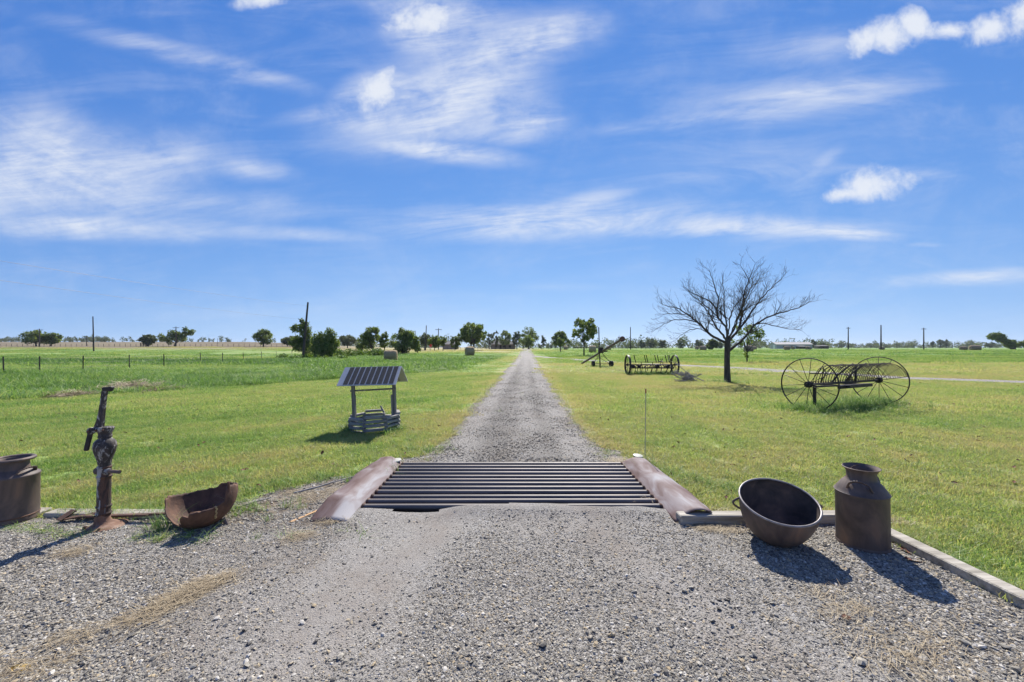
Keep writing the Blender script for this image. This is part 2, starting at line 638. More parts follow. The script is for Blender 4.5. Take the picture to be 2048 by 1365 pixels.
M['bale_face'] = surf('dark_hay', [(.25, (.16, .11, .076)), (.5, (.27, .195, .135)), (.75, (.38, .29, .205))], 4, .95, 0, .9, 22, stretch=(6, 1.2, 1.2), bdist=.06)
M['wall_metal'] = surf('barn_metal', [(.3, (.33, .33, .34)), (.7, (.42, .42, .42))], 3, .6, .1, 0)
M['roof_metal'] = surf('barn_roof', [(.3, (.36, .33, .29)), (.7, (.44, .41, .37))], 3, .5, .1, 0)
M['dark_open'] = surf('dark_board', [(.3, (.02, .017, .015)), (.7, (.05, .04, .034))], 4, .9, 0, 0)
M['house_roof'] = surf('grey_shingles', [(.3, (.13, .12, .115)), (.7, (.20, .19, .18))], 6, .9, 0, 0)
M['house_wall'] = surf('brick_wall', [(.3, (.19, .145, .115)), (.7, (.26, .205, .165))], 6, .9, 0, 0)
M['white'] = surf('white_paint', [(.3, (.62, .62, .60)), (.7, (.76, .76, .74))], 6, .6, 0, 0)
M['redpaint'] = surf('red_paint', [(.3, (.50, .04, .035)), (.7, (.62, .07, .06))], 6, .6, 0, 0)
M['post'] = surf('steel_post', [(.3, (.016, .017, .015)), (.7, (.04, .038, .034))], 10, .7, .1, 0)
M['wire'] = surf('old_wire', [(.3, (.10, .09, .085)), (.7, (.18, .165, .15))], 10, .6, .3, 0)
M['foam'] = surf('old_yellow_foam', [(.3, (.25, .17, .075)), (.7, (.44, .34, .18))], 30, .95, 0, .8, 80)
M['concrete'] = surf('pale_slab', [(.3, (.30, .28, .25)), (.7, (.42, .40, .36))], 6, .9, 0, .2)
M['leafred'] = surf('dead_leaf', [(.3, (.10, .035, .022)), (.7, (.20, .085, .045))], 20, .8, 0, .2)
M['leafyellow'] = surf('yellow_leaf', [(.3, (.45, .28, .04)), (.7, (.60, .42, .08))], 20, .7, 0, 0)


def leafmat(name, c0, c1, trans=0.35, c2=None, rough=.55, attr='tint', inst=False):
    m, nt, b = newmat(name)
    at = nt.nodes.new('ShaderNodeAttribute')
    at.attribute_name = attr
    if inst:
        at.attribute_type = 'INSTANCER'
    st = [(0.0, c0), (1.0, c1)] if c2 is None else [(0.0, c0), (.55, c1), (1.0, c2)]
    c = ramp(nt, at.outputs['Fac'], st)
    nt.links.new(c, b.inputs['Base Color'])
    b.inputs['Roughness'].default_value = rough
    b.inputs['Specular IOR Level'].default_value = .3
    tr = nt.nodes.new('ShaderNodeBsdfTranslucent')
    g = nt.nodes.new('ShaderNodeMix')
    g.data_type = 'RGBA'
    g.blend_type = 'MULTIPLY'
    g.inputs[0].default_value = 1
    nt.links.new(c, g.inputs['A'])
    g.inputs['B'].default_value = (1.5, 1.35, .55, 1)
    nt.links.new(g.outputs['Result'], tr.inputs[0])
    mx = nt.nodes.new('ShaderNodeMixShader')
    mx.inputs[0].default_value = trans
    nt.links.new(b.outputs[0], mx.inputs[1])
    nt.links.new(tr.outputs[0], mx.inputs[2])
    nt.links.new(mx.outputs[0], nt.nodes['Material Output'].inputs['Surface'])
    return m


M['leaf'] = leafmat('oak_leaf', (.058, .095, .030), (.128, .185, .060), .46, (.21, .275, .095))
M['leaf_bright'] = leafmat('bright_leaf', (.072, .120, .032), (.140, .205, .058), .48, (.21, .275, .09))
M['leaf_far'] = leafmat('far_leaf', (.055, .080, .044), (.095, .127, .066), .35, (.14, .175, .09))
M['leaf_weed'] = leafmat('weed_leaf', (.05, .095, .022), (.085, .155, .035), .4, (.13, .20, .055))
M['leaf_red'] = leafmat('red_blossom', (.45, .02, .02), (.6, .05, .05), .2)

GR = [(0.0, (.074, .152, .034)), (.22, (.158, .275, .068)), (.45, (.270, .356, .114)), (.65, (.364, .374, .155)), (.85, (.41, .362, .188)), (1.0, (.42, .355, .215))]


def grassmat(name, trans, gain=1.0, rough=.5, spec=.3):
    m, nt, b = newmat(name)
    at = nt.nodes.new('ShaderNodeAttribute')
    at.attribute_name = 'tone'
    at.attribute_type = 'INSTANCER'
    bl = nt.nodes.new('ShaderNodeAttribute')
    bl.attribute_name = 'blade'
    ad = nt.nodes.new('ShaderNodeMath')
    ad.operation = 'MULTIPLY_ADD'
    nt.links.new(bl.outputs['Fac'], ad.inputs[0])
    ad.inputs[1].default_value = .62
    nt.links.new(at.outputs['Fac'], ad.inputs[2])
    sb = nt.nodes.new('ShaderNodeMath')
    sb.operation = 'SUBTRACT'
    sb.use_clamp = True
    nt.links.new(ad.outputs[0], sb.inputs[0])
    sb.inputs[1].default_value = .25
    c = ramp(nt, sb.outputs[0], [(p, tuple(k * gain for k in q)) for p, q in GR])
    nt.links.new(c, b.inputs['Base Color'])
    b.inputs['Roughness'].default_value = rough
    b.inputs['Specular IOR Level'].default_value = spec
    tr = nt.nodes.new('ShaderNodeBsdfTranslucent')
    g = nt.nodes.new('ShaderNodeMix')
    g.data_type = 'RGBA'
    g.blend_type = 'MULTIPLY'
    g.inputs[0].default_value = 1
    nt.links.new(c, g.inputs['A'])
    g.inputs['B'].default_value = (1.4, 1.35, .9, 1)
    nt.links.new(g.outputs['Result'], tr.inputs[0])
    mx = nt.nodes.new('ShaderNodeMixShader')
    mx.inputs[0].default_value = trans
    nt.links.new(b.outputs[0], mx.inputs[1])
    nt.links.new(tr.outputs[0], mx.inputs[2])
    nt.links.new(mx.outputs[0], nt.nodes['Material Output'].inputs['Surface'])
    return m


M['grass'] = grassmat('lawn_blades', .5)
M['tallgrass'] = grassmat('tall_grass_blades', .42, 1.05, .5, .35)
GROUND_GAIN = .86

# ------------------------------------------------------------------ the land
GUARD_X, GUARD_Y0, GUARD_Y1 = 1.50, 3.80, 5.30


def road_c(y):
    return np.interp(y, [0, 5, 8.4, 22.7, 73, 208, 260], [.12, .12, .13, .66, 2.72, 7.7, 9.8])


def road_w(y):
    return np.interp(y, [5, 8, 20, 73, 210], [1.30, 1.21, 1.25, 1.22, 1.75])


TRACK = np.array([tuple(P(u, v))[:2] for u, v in [(1066, 713), (1120, 717.5), (1180, 722), (1240, 726.5), (1330, 730), (1400, 733), (1480, 737), (1560, 742), (1680, 749), (1800, 757), (1920, 761), (2060, 766), (2300, 774)]])


def track_d(x, y):
    x = np.asarray(x, float)
    y = np.asarray(y, float)
    d = np.full(x.shape, 1e9)
    for (ax, ay), (bx, by) in zip(TRACK[:-1], TRACK[1:]):
        ex, ey = bx - ax, by - ay
        t = np.clip(((x - ax) * ex + (y - ay) * ey) / (ex * ex + ey * ey), 0, 1)
        d = np.minimum(d, np.hypot(x - ax - t * ex, y - ay - t * ey))
    return d


def tall_edge(y):
    """x of the boundary between mown lawn and rough grass, left of the road"""
    return np.interp(y, [6, 11.5, 16.2, 26.5, 54, 125], [-30, -15.2, -10.9, -4.2, -1.7, 1.5])


def road_edge_noise(x, y):
    return (fbm(y * 1.3, x * .2, 31) - .5) * .22 + (fbm(y * 7, x, 37, 2) - .5) * .14


def gravel_mask(x, y):
    """1 on gravel, 0 on grass, soft at the edge (signed distance in metres, + inside)"""
    x = np.asarray(x, float)
    y = np.asarray(y, float)
    n = (fbm(x * 2.2, y * 2.2, 5) - .5)
    fore = np.minimum(3.62 - y, 3.08 - x)
    dirt = np.where((x < -1.3) & (x > -3.4), (4.05 + .9 * sst(-3.0, -1.6, x)) - y + n * .9, -9)
    dirt = np.minimum(dirt, x + 3.3)
    gu = np.minimum(1.62 - np.abs(x), 5.6 - y)
    rd = np.where(y > 5.0, road_w(y) - np.abs(x - road_c(y)) + road_edge_noise(x, y), -9)
    apron = np.where((y >= 5.2) & (y < 7.2), 1.62 - .28 * (y - 5.2) - np.abs(x - .12) + n * .8, -9)
    tr = 1.02 - track_d(x, y) + n * .5
    return np.maximum.reduce([fore, dirt, gu, rd, apron, tr])


def tone_fn(x, y):
    """0 lush green .. 1 straw, a property of the sward itself"""
    x = np.asarray(x, float)
    y = np.asarray(y, float)
    a = x / np.maximum(y, 1.5)
    n1 = fbm(x * .35, y * .35, 1)
    n2 = fbm(x * 1.4, y * 1.4, 2)
    n3 = fbm(x * .10, y * .45, 3)          # mower-wide streaks across
    right = .53 + (n1 - .5) * .50 + (n2 - .5) * .45
    # drier bands further along the right lawn
    right = right + .16 * np.exp(-((y - 19) / 6) ** 2) * (n3 * 1.6) + .12 * np.exp(-((y - 34) / 9) ** 2)
    right = np.where(y > 38, .34 + (n3 - .5) * .75 + (n1 - .5) * .3, right)
    right = right * 1.0
    left = .43 + (n1 - .5) * .40 + (n2 - .5) * .30 + (fbm((x + y) * .09, (y - x) * 1.5, 6) - .5) * .62
    e = tall_edge(y)
    rough = .12 + (n1 - .5) * .25 + (n3 - .5) * .25
    rough = np.where(y > 26, .38 + (n3 - .5) * .6, rough)
    rough = np.where((y > 36) & (y < 50) & (a < -.55), .05 + (n3 - .5) * .2, rough)
    rough = np.where((y > 52) & (a < -.55), .40 + (n3 - .5) * .9, rough)
    mid = np.where((a >= -.55), .22 + (n3 - .5) * .4 + .42 * sst(68, 88, y), rough)
    rough = np.where(y > 26, mid, rough)
    farl = sst(118, 150, y) * sst(-.30, -.55, a)
    t = np.where(x > road_c(y), right, np.where(x > e, left, rough))
    # verge of the lane: worn, strawy
    rdist = np.abs(x - road_c(y)) - road_w(y)
    t = t + np.where((y > 5.3) & (y < 60), .42 * np.exp(-np.maximum(rdist, 0) / .28), 0)
    t = t + np.where((y > 40), .18 * np.exp(-np.maximum(rdist, 0) / 2.5), 0)
    # worn strip beside the right edging boards
    t = t + .38 * np.exp(-np.maximum(y - 3.6, 0) / .22) * ((x > 1.7) & (x < 3.3) & (y > 3.5)) * (.5 + n2)
    t = t + .25 * np.exp(-np.maximum(x - 3.2, 0) / .18) * ((x > 3.1) & (y < 3.7)) * n2 * 1.5
    t = t * (1 - farl) + farl * (.86 + (n3 - .5) * .45)
    t = np.where((np.abs(a) < .5) & (x < road_c(y) + 12), t + .22 * sst(75, 110, y), t)
    return np.clip(t, 0, 1)


def grid_lines(spec):
    out = []
    for a, b, st in spec:
        out += list(np.arange(a, b - 1e-6, st))
    out.append(spec[-1][1])
    return np.array(sorted(set(np.round(out, 4))))


gx = grid_lines([(-4000, -1000, 500), (-1000, -300, 70), (-300, -80, 12), (-80, -20, 2.0), (-20, -6, .5), (-6, 6, .15), (6, 20, .5), (20, 80, 2.0), (80, 300, 12), (300, 1000, 70), (1000, 4000, 500)])
gy = grid_lines([(-60, -10, 10), (-10, 0, 1), (0, 2, .5), (2, 9.05, .15), (9.05, 20, .35), (20, 60, 1.0), (60, 160, 3.0), (160, 440, 12), (440, 1000, 70), (1000, 6000, 500)])
gx = np.array(sorted(set(np.round(np.append(gx[np.abs(np.abs(gx) - 1.5) > .04], [-1.5, 1.5]), 4))))
gy = np.array(sorted(set(np.round(np.append(gy[(np.abs(gy - GUARD_Y0) > .05) & (np.abs(gy - GUARD_Y1) > .05)], [GUARD_Y0, GUARD_Y1]), 4))))
XX, YY = np.meshgrid(gx, gy)
ZZ = hgt(XX, YY) + np.where(gravel_mask(XX, YY) > .06, -.07, 0)
ZZ = ZZ + np.where((YY > 20), (fbm(XX * .06, YY * .06, 44) - .5) * .14 * sst(20, 45, YY) * (gravel_mask(XX, YY) < -1.5) * sst(260, 120, YY), 0)
nx, ny = len(gx), len(gy)
idx = np.arange(nx * ny).reshape(ny, nx)
quad = np.stack([idx[:-1, :-1], idx[:-1, 1:], idx[1:, 1:], idx[1:, :-1]], -1)
cxm = (gx[:-1] + gx[1:]) / 2
cym = (gy[:-1] + gy[1:]) / 2
hole = (np.abs(cxm)[None, :] < 1.5) & (cym[:, None] > GUARD_Y0) & (cym[:, None] < GUARD_Y1)
quad = quad[~hole].reshape(-1, 4)
gme = new_mesh('ground', np.stack([XX, YY, ZZ], -1), [quad], True)
at = gme.attributes.new('tone', 'FLOAT', 'POINT')
at.data.foreach_set('value', tone_fn(XX, YY).ravel().astype(np.float32))
at = gme.attributes.new('stubble', 'FLOAT', 'POINT')
at.data.foreach_set('value', (sst(112, 150, YY) * sst(-.30, -.55, XX / np.maximum(YY, 1.5))).ravel().astype(np.float32))
m, nt, b = newmat('sward_ground')
ga = nt.nodes.new('ShaderNodeAttribute')
ga.attribute_name = 'tone'
gp = nt.nodes.new('ShaderNodeNewGeometry')


def gn(scale, sc=(1, 1, 1), det=5, rough=.6):
    mp = nt.nodes.new('ShaderNodeMapping')
    mp.inputs['Scale'].default_value = sc
    nt.links.new(gp.outputs['Position'], mp.inputs[0])
    n = nt.nodes.new('ShaderNodeTexNoise')
    n.inputs['Scale'].default_value = scale
    n.inputs['Detail'].default_value = det
    n.inputs['Roughness'].default_value = rough
    nt.links.new(mp.outputs[0], n.inputs['Vector'])
    return n.outputs['Fac']


X.nt = nt
tt = X(ga.outputs['Fac']) + (X(gn(7, det=6)) - .5) * .34 + (X(gn(.55, (.6, 1, 1), 4)) - .5) * .30 + (X(gn(.22, (.14, 1, 1), 3)) - .5) * .34
col = ramp(nt, tt.clamp().s, [(p, tuple(k * GROUND_GAIN for k in q)) for p, q in GR])
gs_ = nt.nodes.new('ShaderNodeAttribute')
gs_.attribute_name = 'stubble'
stc = ramp(nt, gn(.05, (.12, 1, 1), 5), [(.35, (.125, .098, .066)), (.5, (.185, .152, .10)), (.65, (.225, .185, .115))])
gm_ = nt.nodes.new('ShaderNodeMix')
gm_.data_type = 'RGBA'
nt.links.new(gs_.outputs['Fac'], gm_.inputs[0])
nt.links.new(col, gm_.inputs['A'])
nt.links.new(stc, gm_.inputs['B'])
nt.links.new(gm_.outputs['Result'], b.inputs['Base Color'])
b.inputs['Roughness'].default_value = .95
b.inputs['Specular IOR Level'].default_value = .1
bp = nt.nodes.new('ShaderNodeBump')
bp.inputs['Strength'].default_value = .7
bp.inputs['Distance'].default_value = .05
nt.links.new((X(gn(30, det=4)) * .5 + X(gn(3.5, (.6, 1, 1), 5)) * 1.0).s, bp.inputs['Height'])
nt.links.new(bp.outputs[0], b.inputs['Normal'])
tag(link('ground', gme, m), kind='structure')

# distant ridge beyond the left fields
rx = np.linspace(-3400, -500, 60)
rv, rf = [], []
for i, x in enumerate(rx):
    top = 26 + 7 * float(fbm(x * .002, 0, 9)) - 6 * sst(-1500, -500, x)
    for (yy0, z) in ((2100, 0), (2260, top * .8), (2420, top), (2800, top * .6), (3200, 0)):
        rv.append((x, yy0, z))
for i in range(len(rx) - 1):
    for k in range(4):
        rf.append((i * 5 + k, (i + 1) * 5 + k, (i + 1) * 5 + k + 1, i * 5 + k + 1))
hm = surf('ridge_pasture', [(.3, (.07, .10, .05)), (.7, (.15, .15, .08))], .01, .95, 0, 0, coord='Object')
tag(link('hills', new_mesh('hills', rv, [rf], True), hm), kind='structure')

# ------------------------------------------------------------------ gravel
gm, nt, b = newmat('crushed_limestone')
X.nt = nt
gp = nt.nodes.new('ShaderNodeNewGeometry')


def vor(scale, out='Color', feat='F1'):
    v = nt.nodes.new('ShaderNodeTexVoronoi')
    v.feature = feat
    v.inputs['Scale'].default_value = scale
    v.inputs['Randomness'].default_value = 1
    nt.links.new(gp.outputs['Position'], v.inputs['Vector'])
    return v


va, vb = vor(105), vor(210)
sa = nt.nodes.new('ShaderNodeSeparateColor')
nt.links.new(va.outputs['Color'], sa.inputs[0])
sb2 = nt.nodes.new('ShaderNodeSeparateColor')
nt.links.new(vb.outputs['Color'], sb2.inputs[0])
f = X(sa.outputs[0]) * .55 + X(sb2.outputs[1]) * .45
ca = ramp(nt, f.s, [(.1, (.10, .092, .082)), (.35, (.19, .177, .157)), (.6, (.285, .266, .235)), (.8, (.385, .36, .315)), (.95, (.52, .495, .45))])
# fines packed by wheels
fin = (X(gn(.9, (1, .35, 1), 5)) * .65 + X(gn(6, det=4)) * .35).ss(.42, .62)
mx = nt.nodes.new('ShaderNodeMix')
mx.data_type = 'RGBA'
pka = nt.nodes.new('ShaderNodeAttribute')
pka.attribute_name = 'packed'
nt.links.new(((fin * .62) + X(pka.outputs['Fac']) * .34).clamp().s, mx.inputs[0])
nt.links.new(ca, mx.inputs['A'])
cb = ramp(nt, gn(2.0, det=5), [(.3, (.215, .180, .146)), (.55, (.285, .260, .228)), (.75, (.34, .325, .305))])
nt.links.new(cb, mx.inputs['B'])
ea = nt.nodes.new('ShaderNodeAttribute')
ea.attribute_name = 'soil'
mx2 = nt.nodes.new('ShaderNodeMix')
mx2.data_type = 'RGBA'
nt.links.new((X(ea.outputs['Fac']) * (X(gn(5, det=5)).ss(.35, .6))).clamp().s, mx2.inputs[0])
nt.links.new(mx.outputs['Result'], mx2.inputs['A'])
cs = ramp(nt, gn(14, det=5), [(.3, (.06, .045, .033)), (.55, (.15, .115, .08)), (.75, (.26, .20, .13))])
nt.links.new(cs, mx2.inputs['B'])
da = nt.nodes.new('ShaderNodeAttribute')
da.attribute_name = 'damp'
mx3 = nt.nodes.new('ShaderNodeMix')
mx3.data_type = 'RGBA'
mx3.blend_type = 'MULTIPLY'
nt.links.new(da.outputs['Fac'], mx3.inputs[0])
nt.links.new(mx2.outputs['Result'], mx3.inputs['A'])
mx3.inputs['B'].default_value = (.66, .65, .64, 1)
nt.links.new(mx3.outputs['Result'], b.inputs['Base Color'])
b.inputs['Roughness'].default_value = .9
b.inputs['Specular IOR Level'].default_value = .25
bp = nt.nodes.new('ShaderNodeBump')
bp.inputs['Strength'].default_value = .6
bp.inputs['Distance'].default_value = .008
nt.links.new((X(va.outputs['Distance']) * -1.2 + X(vb.outputs['Distance']) * -.6 + f * .6).s, bp.inputs['Height'])
nt.links.new(bp.outputs[0], b.inputs['Normal'])
M['gravel'] = gm


def fore_z(x, y):
    """the forecourt is a little lumpy, and heaped against the first pipe"""
    z = (fbm(x * .8, y * .8, 21) - .5) * .035 + (fbm(x * 4, y * 4, 22) - .5) * .012
    heap = np.exp(-((y - 3.80) / .16) ** 2) * (.035 * sst(-1.0, -.35, x) * sst(1.55, 1.1, x) + .012) * (np.abs(x) < 1.55)
    sag = -.014 * np.exp(-((x + .95) / .35) ** 2) * sst(3.55, 3.8, y)
    rut = -.012 * (np.exp(-((x - .95) / .3) ** 2) + np.exp(-((x + .75) / .3) ** 2))
    return .014 + z + heap + sag + rut


def packed_fn(x, y):
    """the two strips pressed flat by tyres where the lane fans out onto the forecourt"""
    n = (fbm(x * 1.5, y * .7, 68) - .5) * .5
    l_ = np.exp(-((x + .62 + .40 * (3.4 - y) + n * .6) / (.26 + .05 * (3.4 - y))) ** 2)
    r_ = np.exp(-((x - .72 - .48 * (3.4 - y) + n * .6) / (.28 + .06 * (3.4 - y))) ** 2)
    c_ = .7 * sst(3.0, 3.5, y) * sst(1.5, 1.0, np.abs(x))
    return np.clip(np.maximum(np.maximum(l_, r_), c_) * sst(4.2, 3.9, y), 0, 1)


def soil_fn(x, y):
    s = .9 * sst(-1.5, -2.1, x) * sst(-4.0, -3.0, x) * sst(3.3, 3.7, y)
    s = s + .5 * np.exp(-((y - 3.62) / .14) ** 2) * (np.abs(x) > 1.5)
    qa, qb = P(40, 1350), P(470, 1150)
    ql = np.hypot(qb.x - qa.x, qb.y - qa.y)
    tx_, ty_ = (qb.x - qa.x) / ql, (qb.y - qa.y) / ql
    al = (x - qa.x) * tx_ + (y - qa.y) * ty_
    s = s + .30 * np.exp(-(((x - qa.x) * -ty_ + (y - qa.y) * tx_) / .09) ** 2) * sst(-.6, -.1, al) * sst(ql, ql * .7, al)
    s = s + .35 * sst(.62, .75, fbm(x * 1.1, y * .6, 60))
    rd = np.abs(x - road_c(y)) - road_w(y)
    return np.clip(s + np.where(y > 5.4, .85 * np.exp(-np.abs(rd) / .15), 0), 0, 1)


def dark_fn(x, y):
    """older dark chippings left between the pale wheel tracks of the lane"""
    q = x - road_c(y)
    n = (fbm(x * 2.0, y * .5, 66) - .5) * .35
    d = np.exp(-((q + .42 + n) / .26) ** 2) + .8 * np.exp(-((q - .48 + n) / .22) ** 2) + .35 * np.exp(-(q / .4) ** 2)
    return np.clip(d, 0, 1) * sst(5.0, 5.6, y) * sst(70, 20, y)


def gravel_sheet(name, X_, Y_, Z_, keep):
    n2, n1 = X_.shape
    ii = np.arange(n1 * n2).reshape(n2, n1)
    q = np.stack([ii[:-1, :-1], ii[:-1, 1:], ii[1:, 1:], ii[1:, :-1]], -1)
    q = q[keep].reshape(-1, 4)
    me = new_mesh(name, np.stack([X_, Y_, Z_], -1), [q], True)
    a_ = me.attributes.new('soil', 'FLOAT', 'POINT')
    a_.data.foreach_set('value', soil_fn(X_, Y_).ravel().astype(np.float32))
    a_ = me.attributes.new('packed', 'FLOAT', 'POINT')
    a_.data.foreach_set('value', packed_fn(X_, Y_).ravel().astype(np.float32))
    a_ = me.attributes.new('damp', 'FLOAT', 'POINT')
    a_.data.foreach_set('value', dark_fn(X_, Y_).ravel().astype(np.float32))
    return tag(link(name, me, M['gravel']), kind='structure')


fx = grid_lines([(-30, -7, 1.0), (-7, -3, .1), (-3, 3.1, .045), (3.1, 3.12, .02)])
fy = grid_lines([(-12, 1.0, 1.0), (1.0, 3.6, .05), (3.6, 5.2, .05)])
FX, FY = np.meshgrid(fx, fy)
FM = gravel_mask(FX, FY)
FZ = fore_z(FX, FY) - .03 * sst(.02, -.10, FM)
edge_y = 3.80 + .05 * (fbm(FX * 3, FX * 0, 71) - .5) + .035 * sst(-.5, .2, FX) * sst(1.4, .6, FX) - .03 * np.exp(-((FX + .95) / .3) ** 2)
ok = np.where(np.abs(FX) < 1.52, FY < edge_y + .02, (FM > -.08) & (FY < 4.9))
keep = ok[:-1, :-1] & ok[1:, :-1] & ok[:-1, 1:] & ok[1:, 1:]
forecourt = gravel_sheet('gravel_forecourt', FX, FY, FZ, keep)

ry = grid_lines([(5.27, 12, .12), (12, 40, .5), (40, 120, 2.0), (120, 250, 6.0)])
rs = np.linspace(-1, 1, 41)
RS, RY = np.meshgrid(rs, ry)
RW = road_w(RY) + .45 + .45 * sst(8, 5.3, RY)
RX = road_c(RY) + RS * RW
RM = gravel_mask(RX, RY)
RZ = hgt(RX, RY) + .012 + .0003 * RY + .035 * (1 - np.clip(np.abs(RS * RW) / 1.3, 0, 1) ** 2) + (fbm(RX * 2, RY * 2, 23) - .5) * .02 - .05 * sst(.03, -.25, RM)
RZ = RZ - .02 * (np.exp(-((RX - road_c(RY) - .72) / .22) ** 2) + np.exp(-((RX - road_c(RY) + .72) / .22) ** 2)) * sst(5.3, 7, RY)
RZ = np.where(RY < 5.5, np.minimum(RZ, .035), RZ)
kp = np.ones((len(ry) - 1, 40), bool)
lane = gravel_sheet('gravel_lane', RX, RY, RZ, kp)

tv, tf = [], []
tp = []
for (a0, b0) in zip(TRACK[:-1], TRACK[1:]):
    L = np.hypot(*(b0 - a0))
    for t in np.arange(0, 1, 1.0 / max(1, int(L / .8))):
        tp.append(a0 + (b0 - a0) * t)
tp = np.array(tp)
dd = np.gradient(tp, axis=0)
dd /= np.linalg.norm(dd, axis=1)[:, None]
nn_ = np.stack([-dd[:, 1], dd[:, 0]], 1)
ws = np.linspace(-1.35, 1.35, 13)
TX = tp[:, None, 0] + nn_[:, None, 0] * ws[None, :]
TY = tp[:, None, 1] + nn_[:, None, 1] * ws[None, :]
TZ = hgt(TX, TY) + .03 - .06 * sst(.95, 1.3, np.abs(ws)[None, :] + (fbm(TX * 1.5, TY * 1.5, 5) - .5) * .5)
gravel_sheet('gravel_track', TX, TY, TZ, np.ones((len(tp) - 1, 12), bool))

# pit under the guard
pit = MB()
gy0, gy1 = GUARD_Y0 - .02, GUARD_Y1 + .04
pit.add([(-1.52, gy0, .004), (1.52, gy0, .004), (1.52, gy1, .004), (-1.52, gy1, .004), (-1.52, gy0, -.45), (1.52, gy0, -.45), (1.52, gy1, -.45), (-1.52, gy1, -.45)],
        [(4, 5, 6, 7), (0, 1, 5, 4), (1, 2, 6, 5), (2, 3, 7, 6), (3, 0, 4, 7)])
tag(part('guard_pit', pit, M['dirt'], None), kind='structure')

# ------------------------------------------------------------------ cattle guard
guard = thing('cattle_guard', 'steel pipe cattle guard with rusty wings set across the gravel lane', 'cattle guard', (0, GUARD_Y0, 0))
ys = np.linspace(.07, 1.46, 12)
pm = MB().tube([(-1.49, 0, 0), (-.6, 0, 0), (.4, 0, 0), (1.49, 0, 0)], .031, 14).mesh('pipe', True, 40)
for k, y in enumerate(ys):
    link('pipe', pm, M['pipe'], guard, (0, float(y), .012 + random.uniform(-.004, .004)), (random.uniform(-3, 3), 0, random.uniform(-.003, .003)))
for sx in (-1, 1):
    part('side_rail', MB().box((sx * 1.45, .76, -.05), (.05, 1.46, .09)), M['iron'], guard)


def wing(side):
    """bent plate sloping up from the pipes to a crease, then a nearly flat outer face, a little buckled"""
    mb = MB()
    n, m_ = 34, 16
    v, wear = [], []
    for i in range(n + 1):
        t = i / n
        y = -.27 + t * 1.78
        for j in range(m_ + 1):
            s_ = j / m_
            w = .335 + .02 * (1 - t)
            if side < 0:
                cr = .50                                    # crease
                z = .125 * (min(s_, cr) / cr) ** .85 + (.012 * math.sin(max(0, s_ - cr) / (1 - cr) * PI / 2) - .035 * max(0, (s_ - cr) / (1 - cr)) ** 2)
            else:
                q = min(1, s_ / .62)
                z = .115 * math.sin(q * PI / 2) - .03 * (max(0, s_ - .62) / .38) ** 2
            z = z * (.80 + .20 * (1 - t)) + .012
            x = 1.478 + w * s_
            z += .035 * (float(fbm(t * 3.4 + side * 7 + 3, s_ * 1.6, 80)) - .5) * s_
            z += .006 * math.sin(t * 26) * max(0, s_ - .5) * (t > .5) * (side < 0)
            x += (float(fbm(t * 3.0 + 5, side * 3.0, 81)) - .5) * .11 * s_ ** 2
            if side < 0:
                e = max(0.0, .17 - t) / .17               # folded-down near corner
                z = z * (1 - e * (.25 + .72 * s_ ** .5)) + .003
                x += .03 * e * s_
                we = 1.15 * sst(.62, .28, s_) * (.35 + .65 * sst(.75, .15, t)) + .25 * (1 - t)
                we *= 1 - .7 * (e > .05) * (s_ > .45)
            else:
                e = max(0.0, .05 - t) / .05
                x -= .02 * e * s_
                we = .75 * math.exp(-((t - .12) / .10) ** 2) * s_ + .8 * math.exp(-((t - .52) / .13) ** 2) * sst(.2, .6, s_) + .25
            v.append((side * x, y, z))
            wear.append(float(we) if s_ > .06 else -.45)
    f = []
    for i in range(n):
        for j in range(m_):
            a = i * (m_ + 1) + j
            q = (a, a + 1, a + m_ + 2, a + m_ + 1)
            f.append(q if side > 0 else q[::-1])
    mb.add(v, f)
    o = part('wing', mb, M['wing'], guard, True, 60)
    at_ = o.data.attributes.new('wear', 'FLOAT', 'POINT')
    at_.data.foreach_set('value', np.array(wear, np.float32))
    so = o.modifiers.new('thick', 'SOLIDIFY')
    so.thickness = .007
    so.offset = -1
    o['label'] = 'buckled pinkish rusty plate wing with a pale worn inner slope and a folded near corner' if side < 0 else 'smooth pinkish rusty plate wing with worn pale patches'
    return o


wing(-1)
wing(1)
# welded stubs along the wings
wl = MB()
for sx in (-1, 1):
    for y in ys:
        wl.lathe([(.001, .02), (.034, .016), (.04, 0), (.034, -.012)], 10, Matrix.Translation((sx * 1.475, float(y), .012)) @ Matrix.Rotation(PI / 2, 4, 'Y'))
o = part('weld', wl, M['iron_rust'], guard, True)
o['kind'] = 'stuff'

for (u, v, lab) in [(793, 927, 'round white plastic cap on the ground behind the left wing of the cattle guard'), (1275, 917.5, 'round white plastic cap on the ground behind the right wing of the cattle guard')]:
    p = P(u, v + 4)
    t = thing('drive_reflector', lab, 'cap', p, (math.radians(6), math.radians(random.uniform(-6, 6)), 0), 'round white caps behind the guard wings')
    part('lid', MB().lathe([(0, .082), (.05, .081), (.066, .077), (.071, .068), (.066, .06)], 28), M['white_cap'], t, True)
    part('stem', MB().lathe([(.055, .064), (.05, .03), (.045, -.03)], 20), M['iron'], t, True)

# driveway marker
p = P(1290, 918)
rod = thing('marker_rod', 'thin grey marker rod with red tip standing beside the right guard wing', 'marker', p, (0, math.radians(.7), 0))
part('shaft', MB().tube([(0, 0, -.05), (0, 0, .94)], .0052, 8), M['rod'], rod, True)
part('red_tip', MB().tube([(0, 0, .94), (0, 0, 1.005)], .0085, 10), M['red_tip'], rod, True)

